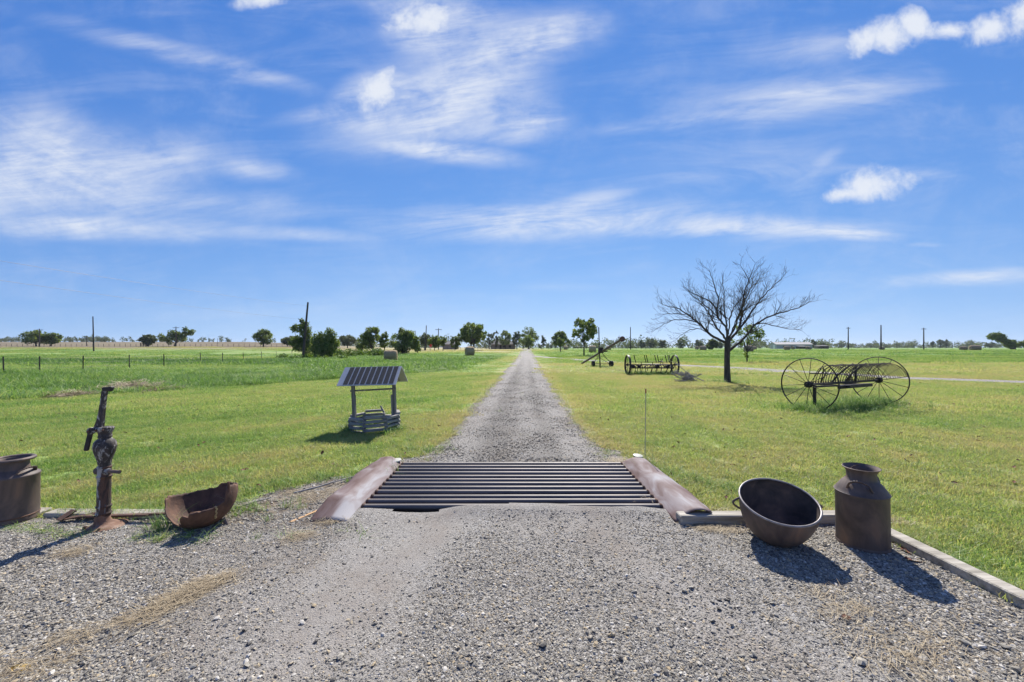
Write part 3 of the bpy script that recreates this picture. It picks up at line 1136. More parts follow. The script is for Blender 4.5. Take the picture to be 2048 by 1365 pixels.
# ------------------------------------------------------------------ edging boards
e1 = thing('edging_board', 'weathered timber edging behind the tilted kettle, running along the lawn', 'edging board', (2.32, 3.55, 0))
part('board', MB().box((0, 0, .035), (1.62, .115, .11), None, .008), M['edging'], e1)
e1.rotation_euler = (0, 0, .012)
e2 = thing('edging_board', 'long weathered timber edging running toward the viewer past the tall can', 'edging board', (3.155, 2.05, 0), (0, 0, .015))
part('board', MB().box((0, 0, .03), (.115, 2.86, .10), None, .008), M['edging'], e2)
e3 = thing('edging_board', 'pale worn edging behind the hand pump, left of the broken kettle', 'edging board', (-3.62, 3.69, 0), (0, 0, -.02))
part('board', MB().box((0, 0, .0), (1.55, .13, .09), None, .01), M['edging'], e3)
e4 = thing('edging_board', 'pale worn edging at the far left behind the wide-rimmed can', 'edging board', (-5.32, 3.72, 0), (0, 0, .01))
part('board', MB().box((0, 0, .0), (1.7, .13, .09), None, .01), M['edging'], e4)

# ------------------------------------------------------------------ milk can on the right
can = thing('milk_can', 'tall rusty brown milk can with flared neck standing right of the tilted kettle', 'milk can', (2.83, 3.145, .008), (0, math.radians(-1.6), math.radians(20)))
part('body', MB().lathe([(0, .004), (.150, .004), (.163, .0), (.168, .012), (.168, .42), (.171, .425), (.173, .432), (.171, .438), (.166, .442), (.158, .458), (.135, .492), (.115, .515), (.104, .528)], 48), M['iron'], can, True, 50)
nk = MB().lathe([(.104, .526), (.098, .535), (.095, .545), (.095, .582), (.099, .598), (.108, .612), (.117, .622), (.1195, .624), (.1205, .628), (.117, .6295), (.105, .616), (.094, .600), (.090, .58), (.089, .49), (.02, .47), (0, .47)], 48)
part('neck', nk, M['iron'], can, True, 60)
part('seam_ring', MB().ring((0, 0, .432), .1705, .005, n=48), M['iron'], can, True)
part('base_band', MB().lathe([(.169, .001), (.1712, .004), (.1712, .03), (.169, .033)], 48), M['iron'], can, True)


def can_handle(ang, par, r0, r1, z0, z1, w=.028):
    """flat strap handle bowed out from the shoulder"""
    d = Vector((math.cos(ang), math.sin(ang), 0))
    s_ = Vector((-d.y, d.x, 0))
    pts = []
    for i in range(11):
        t = i / 10
        side = (t - .5) * .15
        bow = math.sin(t * PI)
        pts.append(d * (r0 + (r1 - r0) * bow ** .6) + s_ * side * (1 + .1 * bow) + Vector((0, 0, z0 + (z1 - z0) * bow ** .5)))
    mb = MB()
    for a, c in zip(pts[:-1], pts[1:]):
        mb.bar(a, c + (c - a) * .08, w * .34, w, up=(d.x, d.y, .6), bev=.003)
    return part('handle', mb, M['iron'], par)


can_handle(math.radians(203), can, .125, .162, .478, .548)
can_handle(math.radians(12), can, .125, .162, .478, .548)
part('lid_wire', MB().tube([(.03 + .075 * math.cos(a), .02 + .06 * math.sin(a), .60 + .012 * math.sin(a * 2)) for a in np.linspace(.3, 3.6, 14)], .003, 6), M['iron_rust'], can, True)

# ------------------------------------------------------------------ milk can on the left (cut by the frame)
can2 = thing('milk_can', 'squat rusty milk can with thick rolled rim at the far left edge', 'milk can', (-4.60, 3.58, .012), (0, math.radians(.5), math.radians(10)))
part('body', MB().lathe([(0, .004), (.15, .004), (.166, .0), (.171, .01), (.169, .02), (.169, .40), (.173, .405), (.174, .413), (.171, .42), (.163, .426), (.135, .45), (.116, .463), (.110, .47)], 48), M['iron'], can2, True, 50)
part('neck', MB().lathe([(.110, .468), (.107, .48), (.106, .545), (.106, .56), (.100, .555), (.099, .45), (0, .44)], 48), M['iron'], can2, True, 50)
part('rolled_rim', MB().ring((0, 0, .562), .128, .019, n=48, m=12, sx=.8), M['iron'], can2, True)
part('rim_flange', MB().lathe([(.104, .556), (.13, .573), (.13, .563), (.106, .545)], 48), M['iron'], can2, True)
part('base_band', MB().lathe([(.169, .044), (.1725, .048), (.1725, .054), (.169, .058)], 48), M['iron_rust'], can2, True)
part('cross_strap', MB().bar((-.10, -.03, .545), (.10, .0, .55), .022, .005), M['iron'], can2)
can_handle(math.radians(-8), can2, .115, .158, .438, .485)
can_handle(math.radians(172), can2, .115, .158, .438, .485)

# ------------------------------------------------------------------ tilted kettle
kn = Vector((-.0966, -.345, 1)).normalized()
kc = Vector((2.149, 3.14, .362))
kq = kn.to_track_quat('Z', 'Y')
ket = thing('kettle', 'large brown cast iron kettle tilted on the gravel beside the tall can', 'kettle', kc - kn * .362)
ket.rotation_euler = kq.to_euler()
prof = []
R_, D_ = .277, .362
for i in range(19):
    t = i / 18
    a = t * PI / 2
    r = R_ * math.sin(a) ** .70
    z = D_ * (1 - math.cos(a) ** 1.12)
    prof.append((max(r, .0005), z))
prof[-1] = (R_ - .003, D_ - .002)
part('bowl', MB().lathe(prof, 64), M['iron'], ket, True, 80)
part('bowl_lining', MB().lathe([(max(r - .012, .0004), z + .012 if z + .012 < D_ - .003 else D_ - .003) for r, z in prof], 64), M['kettle_in'], ket, True, 80)
part('rim', MB().ring((0, 0, D_), R_ - .003, .0085, n=72, m=10), M['rim'], ket, True)
for a in (math.radians(180), math.radians(8)):
    d = Vector((math.cos(a), math.sin(a), 0))
    s_ = Vector((-d.y, d.x, 0))
    pts = [d * (R_ - .004 + .052 * math.sin(t * PI)) + s_ * (t - .5) * .03 + Vector((0, 0, D_ - .015 - t * .085)) for t in np.linspace(0, 1, 9)]
    part('ear_handle', MB().tube(pts, .0085, 8), M['iron'], ket, True)
for a in (0.6, 2.7, 4.8):
    part('foot', MB().tube([(.16 * math.cos(a), .16 * math.sin(a), .06), (.19 * math.cos(a), .19 * math.sin(a), -.0)], [.022, .012], 8), M['iron'], ket, True)

# ------------------------------------------------------------------ broken kettle
bk = thing('broken_kettle', 'broken half of a rusty kettle lying in weeds right of the hand pump', 'broken kettle', (-2.765, 3.52, -.005), (math.radians(2), math.radians(-7), 0))


def bk_top(a):
    """height of the broken rim by bearing (radians, 0 = +x, -pi/2 = towards the road)"""
    d = math.degrees(a) % 360
    xs = [0, 14, 30, 62, 66, 72, 96, 104, 120, 150, 165, 178, 186, 200, 222, 236, 244, 256, 276, 300, 325, 345, 352, 360]
    zs = [.335, .32, .288, .282, .278, .282, .278, .250, .254, .268, .285, .30, .32, .27, .14, .095, .075, .10, .19, .205, .198, .225, .335, .335]
    return float(np.interp(d, xs, zs))


n, m_ = 96, 20
v, f = [], []
for i in range(n):
    a = 2 * PI * i / n
    top = bk_top(a) + (.011 * math.sin(i * 2.3) + .010 * math.sin(i * 5.1) + .012 * (i % 7 == 3)) * (1 if 186 < math.degrees(a) < 300 else .25)
    for j in range(m_ + 1):
        z = top * (j / m_) ** 1.35
        q = min(1.0, z / .30)
        r = .268 * (1 - (1 - q) ** 2.1) ** .52
        v.append((r * math.cos(a) * .98, r * math.sin(a), z))
for i in range(n):
    for j in range(m_):
        i2 = (i + 1) % n
        f.append((i * (m_ + 1) + j, i2 * (m_ + 1) + j, i2 * (m_ + 1) + j + 1, i * (m_ + 1) + j + 1))
o = part('shell', MB().add(v, f), M['iron_rust'], bk, True, 50)
so = o.modifiers.new('thick', 'SOLIDIFY')
so.thickness = .009
so.offset = 1
# old foam filling a crack, outside and in
for r_off, zr in ((.013, np.linspace(.09, bk_top(math.radians(330)) - .002, 12)), (-.007, np.linspace(.15, .262, 10))):
    ang = math.radians(330) if r_off > 0 else math.radians(22)
    pts = []
    for k, z in enumerate(zr):
        q = min(1, z / .30)
        r = .268 * (1 - (1 - q) ** 2.1) ** .52 + r_off
        aa = ang + .02 * math.sin(k * 1.7)
        pts.append((r * math.cos(aa) * .98, r * math.sin(aa), z))
    part('foam_bead', MB().tube(pts, [.006 + .004 * random.random() for _ in pts], 6), M['foam'], bk, True)
part('foot', MB().tube([(.18, -.02, .05), (.215, -.03, -.02)], [.02, .014], 8), M['iron'], bk, True)
part('rim_lug', MB().tube([(.258, -.02, .28), (.268, -.02, .33), (.272, -.02, .372)], [.014, .013, .009], 8), M['iron_rust'], bk, True)

# ------------------------------------------------------------------ hand pump
pump = thing('hand_pump', 'old cast iron hand pump with peeling white paint standing at the left', 'water pump', (-3.64, 3.47, .0), (math.radians(-1), 0, 0))
part('base_flange', MB().lathe([(0, -.01), (.160, -.012), (.162, -.004), (.140, .010), (.108, .022), (.080, .033), (.064, .043), (.056, .058), (.052, .08), (.050, .115)], 40), M['flange'], pump, True, 60)
pump.children[0].rotation_euler = (math.radians(3), math.radians(-4), 0)
part('column', MB().lathe([(.048, .10), (.0495, .115), (.054, .118), (.055, .126), (.050, .132), (.048, .14), (.048, .175), (.054, .18), (.055, .187), (.049, .194), (.0475, .2), (.046, .42), (.047, .438), (.052, .443), (.053, .453), (.047, .459), (.0455, .465), (.0455, .522), (.05, .528), (.051, .535), (.046, .541)], 32), M['pump_rust'], pump, True, 50)
part('bulb', MB().lathe([(.044, .538), (.0445, .56), (.049, .592), (.060, .63), (.072, .668), (.0775, .705), (.079, .712), (.0785, .72), (.074, .75), (.062, .772), (.049, .782), (.043, .79), (.043, .797)], 36), M['pump'], pump, True, 60)
part('cap', MB().lathe([(.043, .795), (.049, .80), (.049, .808), (.045, .813), (.046, .832), (.052, .852), (.060, .872), (.061, .882), (.056, .888), (.03, .89), (0, .892)], 32), M['pump'], pump, True, 50)
part('spout', MB().tube([(.03, -.01, .495), (.09, -.015, .495), (.165, -.03, .495)], [.018, .0155, .0155], 14), M['iron'], pump, True)
part('spout_collar', MB().tube([(.026, -.008, .495), (.06, -.02, .495)], [.034, .027], 16), M['pump'], pump, True)
part('side_boss', MB().lathe([(.0, .085), (.02, .082), (.032, .068), (.034, .05), (.034, .03)], 18, Matrix.Translation((0, 0, .497)) @ Matrix.Rotation(-PI / 2, 4, 'Y')), M['iron'], pump, True)
hb = MB()
AX_ = .018
arm = [(-.055, -.01, .862, .05), (-.052, -.01, .90, .042), (-.043, -.01, .95, .032), (-.034, -.01, 1.02, .0255), (-.026, -.01, 1.10, .022), (-.018, -.01, 1.17, .0215), (-.012, -.01, 1.21, .022)]
for (x0, y0, z0, w0), (x1, y1, z1, w1) in zip(arm[:-1], arm[1:]):
    vv = []
    for (x_, y_, z_, w_) in ((x0, y0, z0, w0), (x1, y1, z1, w1)):
        x_ += AX_
        vv += [(x_ - w_, y_ - .013, z_), (x_ + w_ * .6, y_ - .013, z_), (x_ + w_ * .6, y_ + .013, z_), (x_ - w_, y_ + .013, z_)]
    hb.add(vv, [(0, 1, 5, 4), (1, 2, 6, 5), (2, 3, 7, 6), (3, 0, 4, 7), (0, 3, 2, 1), (4, 5, 6, 7)])
part('upright_arm', hb, M['pump'], pump)
part('arm_fork', MB().box((.026, -.01, 1.226), (.088, .034, .036), None, .008).box((.056, -.01, 1.238), (.034, .04, .024), None, .006), M['black_iron'], pump)
part('bracket', MB().bar((.0, -.02, .862), (-.075, -.03, .862), .03, .034, bev=.008).lathe([(0, -.018), (.026, -.018), (.03, -.012), (.03, .012), (.026, .018), (0, .018)], 18, Matrix.Translation((-.092, -.03, .858)) @ Matrix.Rotation(PI / 2, 4, 'X')), M['pump'], pump)
part('hanging_lever', MB().bar((-.094, -.03, .86), (-.118, -.045, .685), .024, .034, bev=.006), M['black_iron'], pump)

for (x_, y_, z_) in ((.034, -.045, .87), (-.02, -.055, .868), (-.092, -.05, .858)):
    part('bolt', MB().lathe([(0, .014), (.007, .012), (.009, .008), (.009, 0)], 6, Matrix.Translation((x_, y_, z_)) @ Matrix.Rotation(PI / 2, 4, 'X')), M['iron_rust'], pump)
for a in (.5, 2.1, 3.7, 5.3):
    part('flange_bolt', MB().lathe([(0, .034), (.009, .032), (.011, .026), (.011, .01)], 6, Matrix.Translation((.118 * math.cos(a), .118 * math.sin(a), 0))), M['iron_rust'], pump)

# flat iron bars lying behind the pump
fb = thing('iron_bar', 'long flat rusty iron bar lying on gravel behind the hand pump', 'iron bar', (-3.35, 3.60, .05), (0, 0, math.radians(1)))
part('strap', MB().bar((-.62, 0, -.008), (.02, -.02, .012), .045, .016, bev=.003).bar((.02, -.02, .016), (.72, -.01, .028), .03, .018, bev=.003), M['iron_rust'], fb)
fb2 = thing('iron_angle', 'short bent piece of rusty angle iron between the wide-rimmed can and pump', 'scrap iron', (-4.05, 3.58, .03), (0, 0, math.radians(14)))
part('plate', MB().bar((-.07, -.03, .0), (-.02, .06, .05), .07, .012).bar((-.03, -.02, .004), (.2, .03, .02), .05, .012), M['iron_rust'], fb2)

# ------------------------------------------------------------------ wishing well
well = thing('wishing_well', 'small grey wooden wishing well with striped shingle roof on the left lawn', 'wishing well', (-2.68, 7.62, 0), (0, math.radians(-1.5), math.radians(-2)))
nside, Rw = 8, .47
sl = MB().box((0, 0, 0), (.345, .075, .044), None, .004).mesh('slat')
bl_ = MB().box((0, 0, 0), (.085, .06, .034), None, .003).mesh('spacer_block')
for k in range(nside):
    a = 2 * PI * (k + .5) / nside + PI / 8 * 0
    ap = Rw * math.cos(PI / nside)
    for lev in range(4):
        z = .026 + lev * .078 + (.0 if k % 2 else .039)
        if lev == 3 and k in (4, 1):
            continue
        link('slat', sl, M['slat'], well, (ap * math.cos(a), ap * math.sin(a), z), (random.uniform(-.04, .04), random.uniform(-.03, .03), a + PI / 2 + random.uniform(-.04, .04)))
    ac = 2 * PI * k / nside
    for lev in range(3):
        link('spacer_block', bl_, M['slat'], well, ((Rw - .02) * math.cos(ac), (Rw - .02) * math.sin(ac), .045 + lev * .078 + .020), (0, 0, ac + PI / 2))
o = link('slat', MB().box((0, 0, 0), (.16, .04, .03)).mesh('slat'), M['slat'], well, (.02, .36, .33), (0, math.radians(65), .2))
o['label'] = 'short loose slat sticking up askew at the back'
postm = MB()
postm.box((0, 0, .5), (.085, .042, 1.0)).box((.012, -.05, .36), (.07, .04, .72))
for sx in (-1, 1):
    link('post', MB().box((0, 0, .48), (.062, .05, .97), None, .004).box((-sx * .038, -.032, .33), (.03, .06, .62), None, .004).mesh('post'), M['wood'], well, (sx * .405, 0, .03), (0, math.radians(-.6), .05 * sx))
part('crossbar', MB().tube([(-.47, 0, .755), (.44, -.02, .785)], .017, 10), M['wood'], well)
roof_z, run, drop = 1.215, .37, .325
pl = math.hypot(run, drop)
ang = math.atan2(drop, run)
for s_ in (-1, 1):
    b_ = MB().box((0, 0, 0), (1.12, pl, .014))
    rp = part('roof_panel', b_, M['roofboard'], well, loc=(0, s_ * run / 2, roof_z - drop / 2), rot=(-s_ * ang, 0, 0))
    if s_ < 0:
        stm = MB().box((0, 0, 0), (.084, pl * .93, .006)).mesh('shingle_strip')
        for i in range(9):
            link('shingle_strip', stm, M['shingle'], rp, (-.405 + i * .1085, .006, .0105), (0, 0, 0))
for sx in (-1, 1):
    part('gable_brace', MB().bar((sx * .40, 0, roof_z - .03), (sx * .40, -run * .85, roof_z - drop * .9), .03, .03).bar((sx * .40, 0, roof_z - .03), (sx * .40, run * .85, roof_z - drop * .9), .03, .03), M['wood'], well)

# ------------------------------------------------------------------ dump rake
Lw = np.array([7.47, 9.81])
Rw2 = np.array([10.45, 11.10])
axd = Rw2 - Lw
alen = float(np.hypot(*axd))
aang = math.atan2(axd[1], axd[0])
rake = thing('dump_rake', 'antique iron dump rake with curved tines between two big spoked wheels', 'hay rake', (float(Lw[0]), float(Lw[1]), 0), (0, 0, aang))
WR = .672


def rake_wheel(x, rot):
    mb = MB().ring((0, 0, 0), WR - .012, .013, axis=(1, 0, 0), n=72, m=8, sx=1.7)
    w = part('wheel', mb, M['black_iron'], rake, True, loc=(x, 0, WR - .01), rot=(rot, 0, 0))
    sp = MB().tube([(0, 0, .06), (0, 0, WR - .02)], .0075, 6).mesh('spoke', True)
    for k in range(14):
        link('spoke', sp, M['black_iron'], w, ((.02 if k % 2 else -.02), 0, 0), (2 * PI * k / 14, 0, 0))
    hb_ = MB().lathe([(0, -.09), (.03, -.09), (.035, -.06), (.075, -.055), (.08, -.03), (.06, -.02), (.06, .02), (.08, .03), (.075, .055), (.035, .06), (.03, .09), (0, .09)], 22, Matrix.Rotation(PI / 2, 4, 'Y'))
    part('hub', hb_, M['black_iron'], w, True)
    bo = MB()
    for k in range(9):
        a = 2 * PI * k / 9
        bo.tube([(-.06, .066 * math.cos(a), .066 * math.sin(a)), (.06, .066 * math.cos(a), .066 * math.sin(a))], .014, 6)
    part('hub_bolt', bo, M['black_iron'], w)['kind'] = 'stuff'


rake_wheel(0, .11)
rake_wheel(alen, .0)
ab = MB().bar((.06, 0, WR - .01), (alen - .06, 0, WR - .01), .055, .055)
part('axle_beam', ab, M['black_iron'], rake)
# local -y of the rake faces right and towards the road in the picture
tine_c = [(0, .02), (-.02, .12), (-.06, .26), (-.14, .39), (-.26, .475), (-.40, .50), (-.53, .455), (-.64, .36), (-.71, .25), (-.75, .15)]
tme = MB().tube([(0, y, z) for y, z in tine_c], [.008] * 8 + [.0075, .0065], 6)
tme.ring((0, .012, .035), .03, .007, axis=(1, 0, 0), n=14, m=5)
tme = tme.mesh('tine', True)
ntn = 27
for i in range(ntn):
    x = .17 + (alen - .45) * i / (ntn - 1)
    link('tine', tme, M['black_iron'], rake, (x, 0, WR - .01), (random.uniform(-.05, .06), 0, random.uniform(-.035, .035)))
tb = MB()
tb.tube([(.32, -.26, WR + .47), (alen * .5, -.33, WR + .49), (alen - .5, -.36, WR + .49)], .012, 6)
part('stripper_bar', tb, M['black_iron'], rake)
fr = MB()
fr.bar((.12, -.10, WR - .06), (alen * .72, -.16, WR - .07), .05, .04)
fr.bar((.1, .12, WR - .03), (alen - .1, .12, WR - .03), .035, .035)
fr.bar((alen * .30, -.42, WR - .07), (alen * .30, .5, WR - .06), .05, .05)
fr.bar((alen * .60, -.2, WR - .07), (alen * .60, .5, WR - .06), .05, .05)
part('frame', fr, M['black_iron'], rake)
part('tongue_stub', MB().bar((alen * .22, -.30, WR - .08), (alen * .74, -.20, WR - .09), .075, .085, bev=.006), M['black_iron'], rake)
part('prop_post', MB().bar((.34, .05, 0), (.34, .05, WR - .05), .06, .05, up=(1, 0, 0)), M['black_iron'], rake)
lv = MB()
lv.tube([(.55, .02, WR), (.50, -.06, WR + .30), (.47, -.08, WR + .42)], .014, 6)
lv.tube([(.55, .02, WR), (.62, -.06, WR + .30), (.50, -.07, WR + .36)], .012, 6)
part('lever', lv, M['black_iron'], rake, True)
part('control_rod', MB().tube([(.02, -.02, WR + .27), (.6, -.10, WR + .25), (1.35, -.14, WR + .22), (1.55, -.1, WR + .16), (1.7, -.03, WR + .02)], .014, 6), M['black_iron'], rake, True)
sb_ = MB()
for x0 in (1.02, 1.62):
    sb_.tube([(x0, .02, WR), (x0 + .06, -.10, WR + .22), (x0 + .2, -.24, WR + .42), (x0 + .32, -.3, WR + .5)], .022, 7)
sb_.bar((1.98, -.05, WR), (1.98, -.06, WR + .44), .04, .04)
part('seat_support', sb_, M['black_iron'], rake, True)

# ------------------------------------------------------------------ spring tooth cultivator
CX, CY = (6.76 + 9.47) / 2, 22.7
cu = thing('cultivator', 'old iron spring tooth cultivator with two broad steel wheels by the auger', 'cultivator', (CX, CY, 0), (0, 0, math.radians(-1.5)))
CR = .575
for sx in (-1, 1):
    w = part('wheel', MB().lathe([(CR - .012, -.055), (CR, -.055), (CR, .055), (CR - .012, .055), (CR - .012, -.055)], 44, Matrix.Rotation(PI / 2, 4, 'Y')), M['grey_iron'], cu, True, 40, loc=(sx * 1.36, 0, CR), rot=(.3 * sx, 0, 0))
    sp = MB().tube([(0, 0, .04), (0, 0, CR - .01)], .011, 6).mesh('spoke', True)
    for k in range(10):
        link('spoke', sp, M['black_iron'], w, (.012 * (-1) ** k, 0, 0), (2 * PI * k / 10, 0, 0))
    part('hub', MB().lathe([(0, -.14), (.035, -.14), (.05, -.05), (.06, 0), (.05, .05), (.035, .14), (0, .14)], 16, Matrix.Rotation(PI / 2, 4, 'Y')), M['black_iron'], w, True)
fr = MB()
for (y, z, t_) in ((0, .58, .06), (-.18, .40, .06), (.2, .40, .06), (.1, .74, .03)):
    fr.bar((-1.2, y, z), (1.25, y, z), t_, t_)
for x in (-1.15, -.55, .1, .7, 1.2):
    fr.bar((x, -.2, .40), (x, .24, .40), .045, .045)
    fr.bar((x, 0, .58), (x, -.18, .40), .04, .04)
    fr.bar((x, .1, .74), (x, .05, .56), .03, .03)
part('frame', fr, M['black_iron'], cu)
tooth = MB().tube([(0, .18, .42), (0, .05, .50), (0, -.10, .54), (0, -.22, .48), (0, -.24, .36), (0, -.16, .24), (0, -.08, .14), (0, -.13, .04)], [.019] * 7 + [.026], 6).mesh('tooth', True)
for i in range(17):
    x = -1.1 + 2.25 * i / 16
    link('tooth', tooth, M['black_iron'], cu, (x + random.uniform(-.03, .03), (-.1 if i % 2 else .12), random.uniform(0, .05)), (0, random.uniform(-.08, .08), random.uniform(-.1, .1)))
lev = MB().bar((0, 0, .0), (-.10, .02, .44), .028, .045).bar((.0, .05, 0), (-.04, .05, .3), .012, .012).mesh('lever')
for x in (-.88, -.28, -.17, .32, .47, .93, 1.08, 1.5 - .14):
    link('lever', lev, M['black_iron'], cu, (min(x, 1.16), .06, .70), (0, 0, random.uniform(-.1, .1)))
part('lever_fork', MB().bar((.62, .06, .7), (.56, .06, .93), .03, .03).bar((.60, .06, .74), (.70, .06, .95), .03, .03), M['black_iron'], cu)
part('seat', MB().lathe([(0, 0), (.08, .008), (.13, .04), (.125, .045), (.07, .02), (0, .014)], 20, Matrix.Translation((.62 - .12, -.16, .76))), M['grey_iron'], cu, True)
part('seat_stem', MB().tube([(.5, .05, .56), (.5, -.12, .68), (.5, -.16, .77)], .018, 6), M['black_iron'], cu, True)
gr_ = MB()
for x in (-1.05, -.7, .35, .95):
    gr_.tube([(x - .09, .0, .5), (x + .09, .0, .5)], .085, 10)
part('gear', gr_, M['black_iron'], cu, True)['kind'] = 'stuff'

# ------------------------------------------------------------------ grain auger
AY = 31.5
aug = thing('grain_auger', 'rusty grain auger with long tilted tube on two black tyres', 'auger', (7.24, AY, 0))
foot = Vector((6.46 - 7.24, 36 - AY, .10))
head = Vector((7.87 - 7.24, 28 - AY, 2.16))
part('auger_tube', MB().tube([foot, foot.lerp(head, .5), head], .085, 16), M['tubeiron'], aug, True)
dirv = (head - foot).normalized()
hm_ = Matrix.Translation(head + dirv * .12) @ Matrix.Rotation(math.radians(80), 4, 'X')
part('head_drum', MB().lathe([(0, -.1), (.17, -.1), (.19, -.08), (.19, .08), (.17, .1), (0, .1)], 24, hm_), M['iron_rust'], aug, True, 40)
part('head_lug', MB().bar(head + Vector((-.12, 0, .12)), head + Vector((-.26, 0, .16)), .04, .05).bar(head + Vector((-.17, 0, .12)), head + Vector((-.17, 0, .26)), .03, .03), M['iron_rust'], aug)
mid = foot.lerp(head, .55)
part('gearbox', MB().box((mid.x - .05, mid.y - .1, mid.z + .12), (.40, .34, .44), None, .03).box((mid.x + .3, mid.y - .2, mid.z + .05), (.3, .16, .12)), M['black_iron'], aug)
part('mast', MB().tube([(-.10, .05, .05), (-.165, .05, 1.5), (-.215, .05, 3.22)], [.05, .045, .04], 8), M['black_iron'], aug, True)
und = MB()
wl_, wr_ = Vector((6.57 - 7.24, 0, .26)), Vector((8.03 - 7.24, 0, .26))
und.tube([wl_, wr_], .03, 6)
und.tube([wl_, mid], .022, 6).tube([wr_, mid], .022, 6)
und.tube([wl_ + Vector((.1, .1, 0)), foot.lerp(head, .35)], .018, 6).tube([wr_ + Vector((-.1, .1, 0)), foot.lerp(head, .4)], .018, 6)
und.tube([(-.6, -.1, .55), (.2, -.05, .95)], .018, 6).tube([(.62, -.1, .5), (.1, -.05, .9)], .018, 6)
part('undercarriage', und, M['black_iron'], aug)
for p_, yw in ((wl_, .05), (wr_, .25)):
    w = part('wheel', MB().lathe([(.15, -.09), (.23, -.10), (.258, -.07), (.265, 0), (.258, .07), (.23, .10), (.15, .09)], 28, Matrix.Rotation(PI / 2, 4, 'Y')), M['tyre'], aug, True, 50, loc=p_, rot=(0, 0, yw + PI * 0))
    part('rim', MB().lathe([(0, -.03), (.1, -.05), (.155, -.08), (.155, .08), (.1, .05), (0, .03)], 20, Matrix.Rotation(PI / 2, 4, 'Y')), M['iron_rust'], w, True)

# pile of cut branches
bp_ = thing('branch_pile', 'pile of dead cut branches on the grass beside the cultivator', 'branch pile', P(1374, 764))
for k in range(22):
    mb = MB()
    a = random.uniform(0, 2 * PI)
    p0 = Vector((random.uniform(-.35, .35), random.uniform(-.25, .25), random.uniform(.04, .36)))
    if k == 0:
        pts = [Vector((.75, -.1, .04)), Vector((.35, 0, .22)), Vector((0, .1, .45)), Vector((-.35, .2, .8)), Vector((-.75, .3, 1.0))]
    elif k == 1:
        pts = [Vector((-.75, -.1, .42)), Vector((-.5, -.1, .22)), Vector((-.1, -.05, .12)), Vector((.4, 0, .05))]
    else:
        d = Vector((math.cos(a) * .8, math.sin(a) * .5, random.uniform(-.05, .35)))
        pts = [p0 + d * t * .55 + Vector((random.uniform(-.05, .05), 0, random.uniform(-.05, .05))) for t in (-.5, -.2, .1, .4, .7)]
        for q in pts:
            q.z = max(q.z, .015)
    mb.tube(pts, list(np.linspace(.024, .009, len(pts))), 5)
    for q in range(11):
        i = random.randrange(1, len(pts))
        s0 = pts[i]
        dd_ = Vector((random.uniform(-1, 1), random.uniform(-1, 1), random.uniform(-.3, .8))) * .22
        mb.tube([s0, s0 + dd_ * .5 + Vector((0, 0, .02)), s0 + dd_], [.011, .008, .005], 4)
    part('branch', mb, M['deadwood'], bp_)

# ------------------------------------------------------------------ small things lying about
t = thing('wooden_lath', 'orange-brown wooden lath lying by the near end of the left wing', 'lath', P(612, 1036) + Vector((0, 0, .02)), (0, math.radians(-1), math.radians(62)))
part('strip', MB().box((0, 0, 0), (.30, .028, .012), None, .002), M['lath'], t)
t = thing('pale_stick', 'thin pale stick lying on soil left of the cattle guard wing', 'stick', P(668, 972) + Vector((0, 0, .03)), (0, 0, math.radians(50)))
part('stem', MB().tube([(-.42, .03, 0), (-.2, -.01, .01), (.0, 0, .015), (.2, .015, .01), (.42, -.01, .02)], [.011, .010, .008, .006, .004], 6).tube([(-.05, 0, .013), (.07, .05, .03)], [.006, .003], 5), M['deadwood'], t, True)
t = thing('dark_stick', 'short grey stick lying at the lawn edge left of the orange lath', 'stick', P(505, 1013) + Vector((0, 0, .02)), (0, 0, math.radians(40)))
part('stem', MB().tube([(-.15, 0, 0), (0, .01, .015), (.16, -.01, .03)], [.007, .006, .004], 6), M['deadwood'], t, True)
t = thing('broken_twig', 'short pale broken twig lying on gravel in front of the tilted kettle', 'twig', P(1668, 1247) + Vector((0, 0, .012)), (0, 0, math.radians(20)))
part('stem', MB().tube([(-.055, 0, 0), (0, .004, .004), (.055, 0, .008)], [.006, .006, .0045], 6), M['deadwood'], t, True)
t = thing('dark_bone_stone', 'dark red-brown stone on gravel beside the pale broken twig', 'stone', P(1692, 1240))
part('lump', MB().lathe([(0, -.01), (.02, -.005), (.027, .008), (.02, .02), (0, .026)], 9, jit=.003), M['leafred'], t)


def leaf_mesh():
    v, f = [], []
    for i in range(7):
        t_ = i / 6
        w = .022 * math.sin(t_ * PI) ** .7 + .001
        v += [(t_ * .075 - .037, -w, .012 * abs(t_ - .5) + .006), (t_ * .075 - .037, 0, .002), (t_ * .075 - .037, w, .018 * (1 - t_))]
    for i in range(6):
        for j in range(2):
            f.append((i * 3 + j, i * 3 + 3 + j, i * 3 + 4 + j, i * 3 + 1 + j))
    return MB().add(v, f).mesh('leaf_blade')


lm = leaf_mesh()
for (u, v, r, lab) in [(1795, 1092, .3, 'dead brown leaf against the edging, right beside the foot of the tall can'), (1811, 1108, 1.4, 'dead brown leaf, second of three down the edging from the tall can'),
                       (1826, 1127, 2.5, 'dead brown leaf farthest from the tall can along the edging')]:
    t = thing('dead_leaf', lab, 'leaf', P(u, v) + Vector((0, 0, .015)), (.2, -.2, r), 'dead leaves beside the tall can')
    link('blade', lm, M['leafred'], t, scl=(1.2, 1.2, 1.2))
t = thing('fallen_leaf', 'single yellow leaf lying on gravel in the lower left corner', 'leaf', P(42, 1344) + Vector((0, 0, .012)), (.1, .1, .4))
link('blade', leaf_mesh(), M['leafyellow'], t)
slabp = P(1515, 750.5)
t = thing('ground_slab', 'flat pale concrete slab set in the lawn behind the bare tree', 'slab', slabp)
part('top', MB().lathe([(0, .03), (.55, .03), (.62, .01), (.63, -.02)], 24), M['concrete'], t)

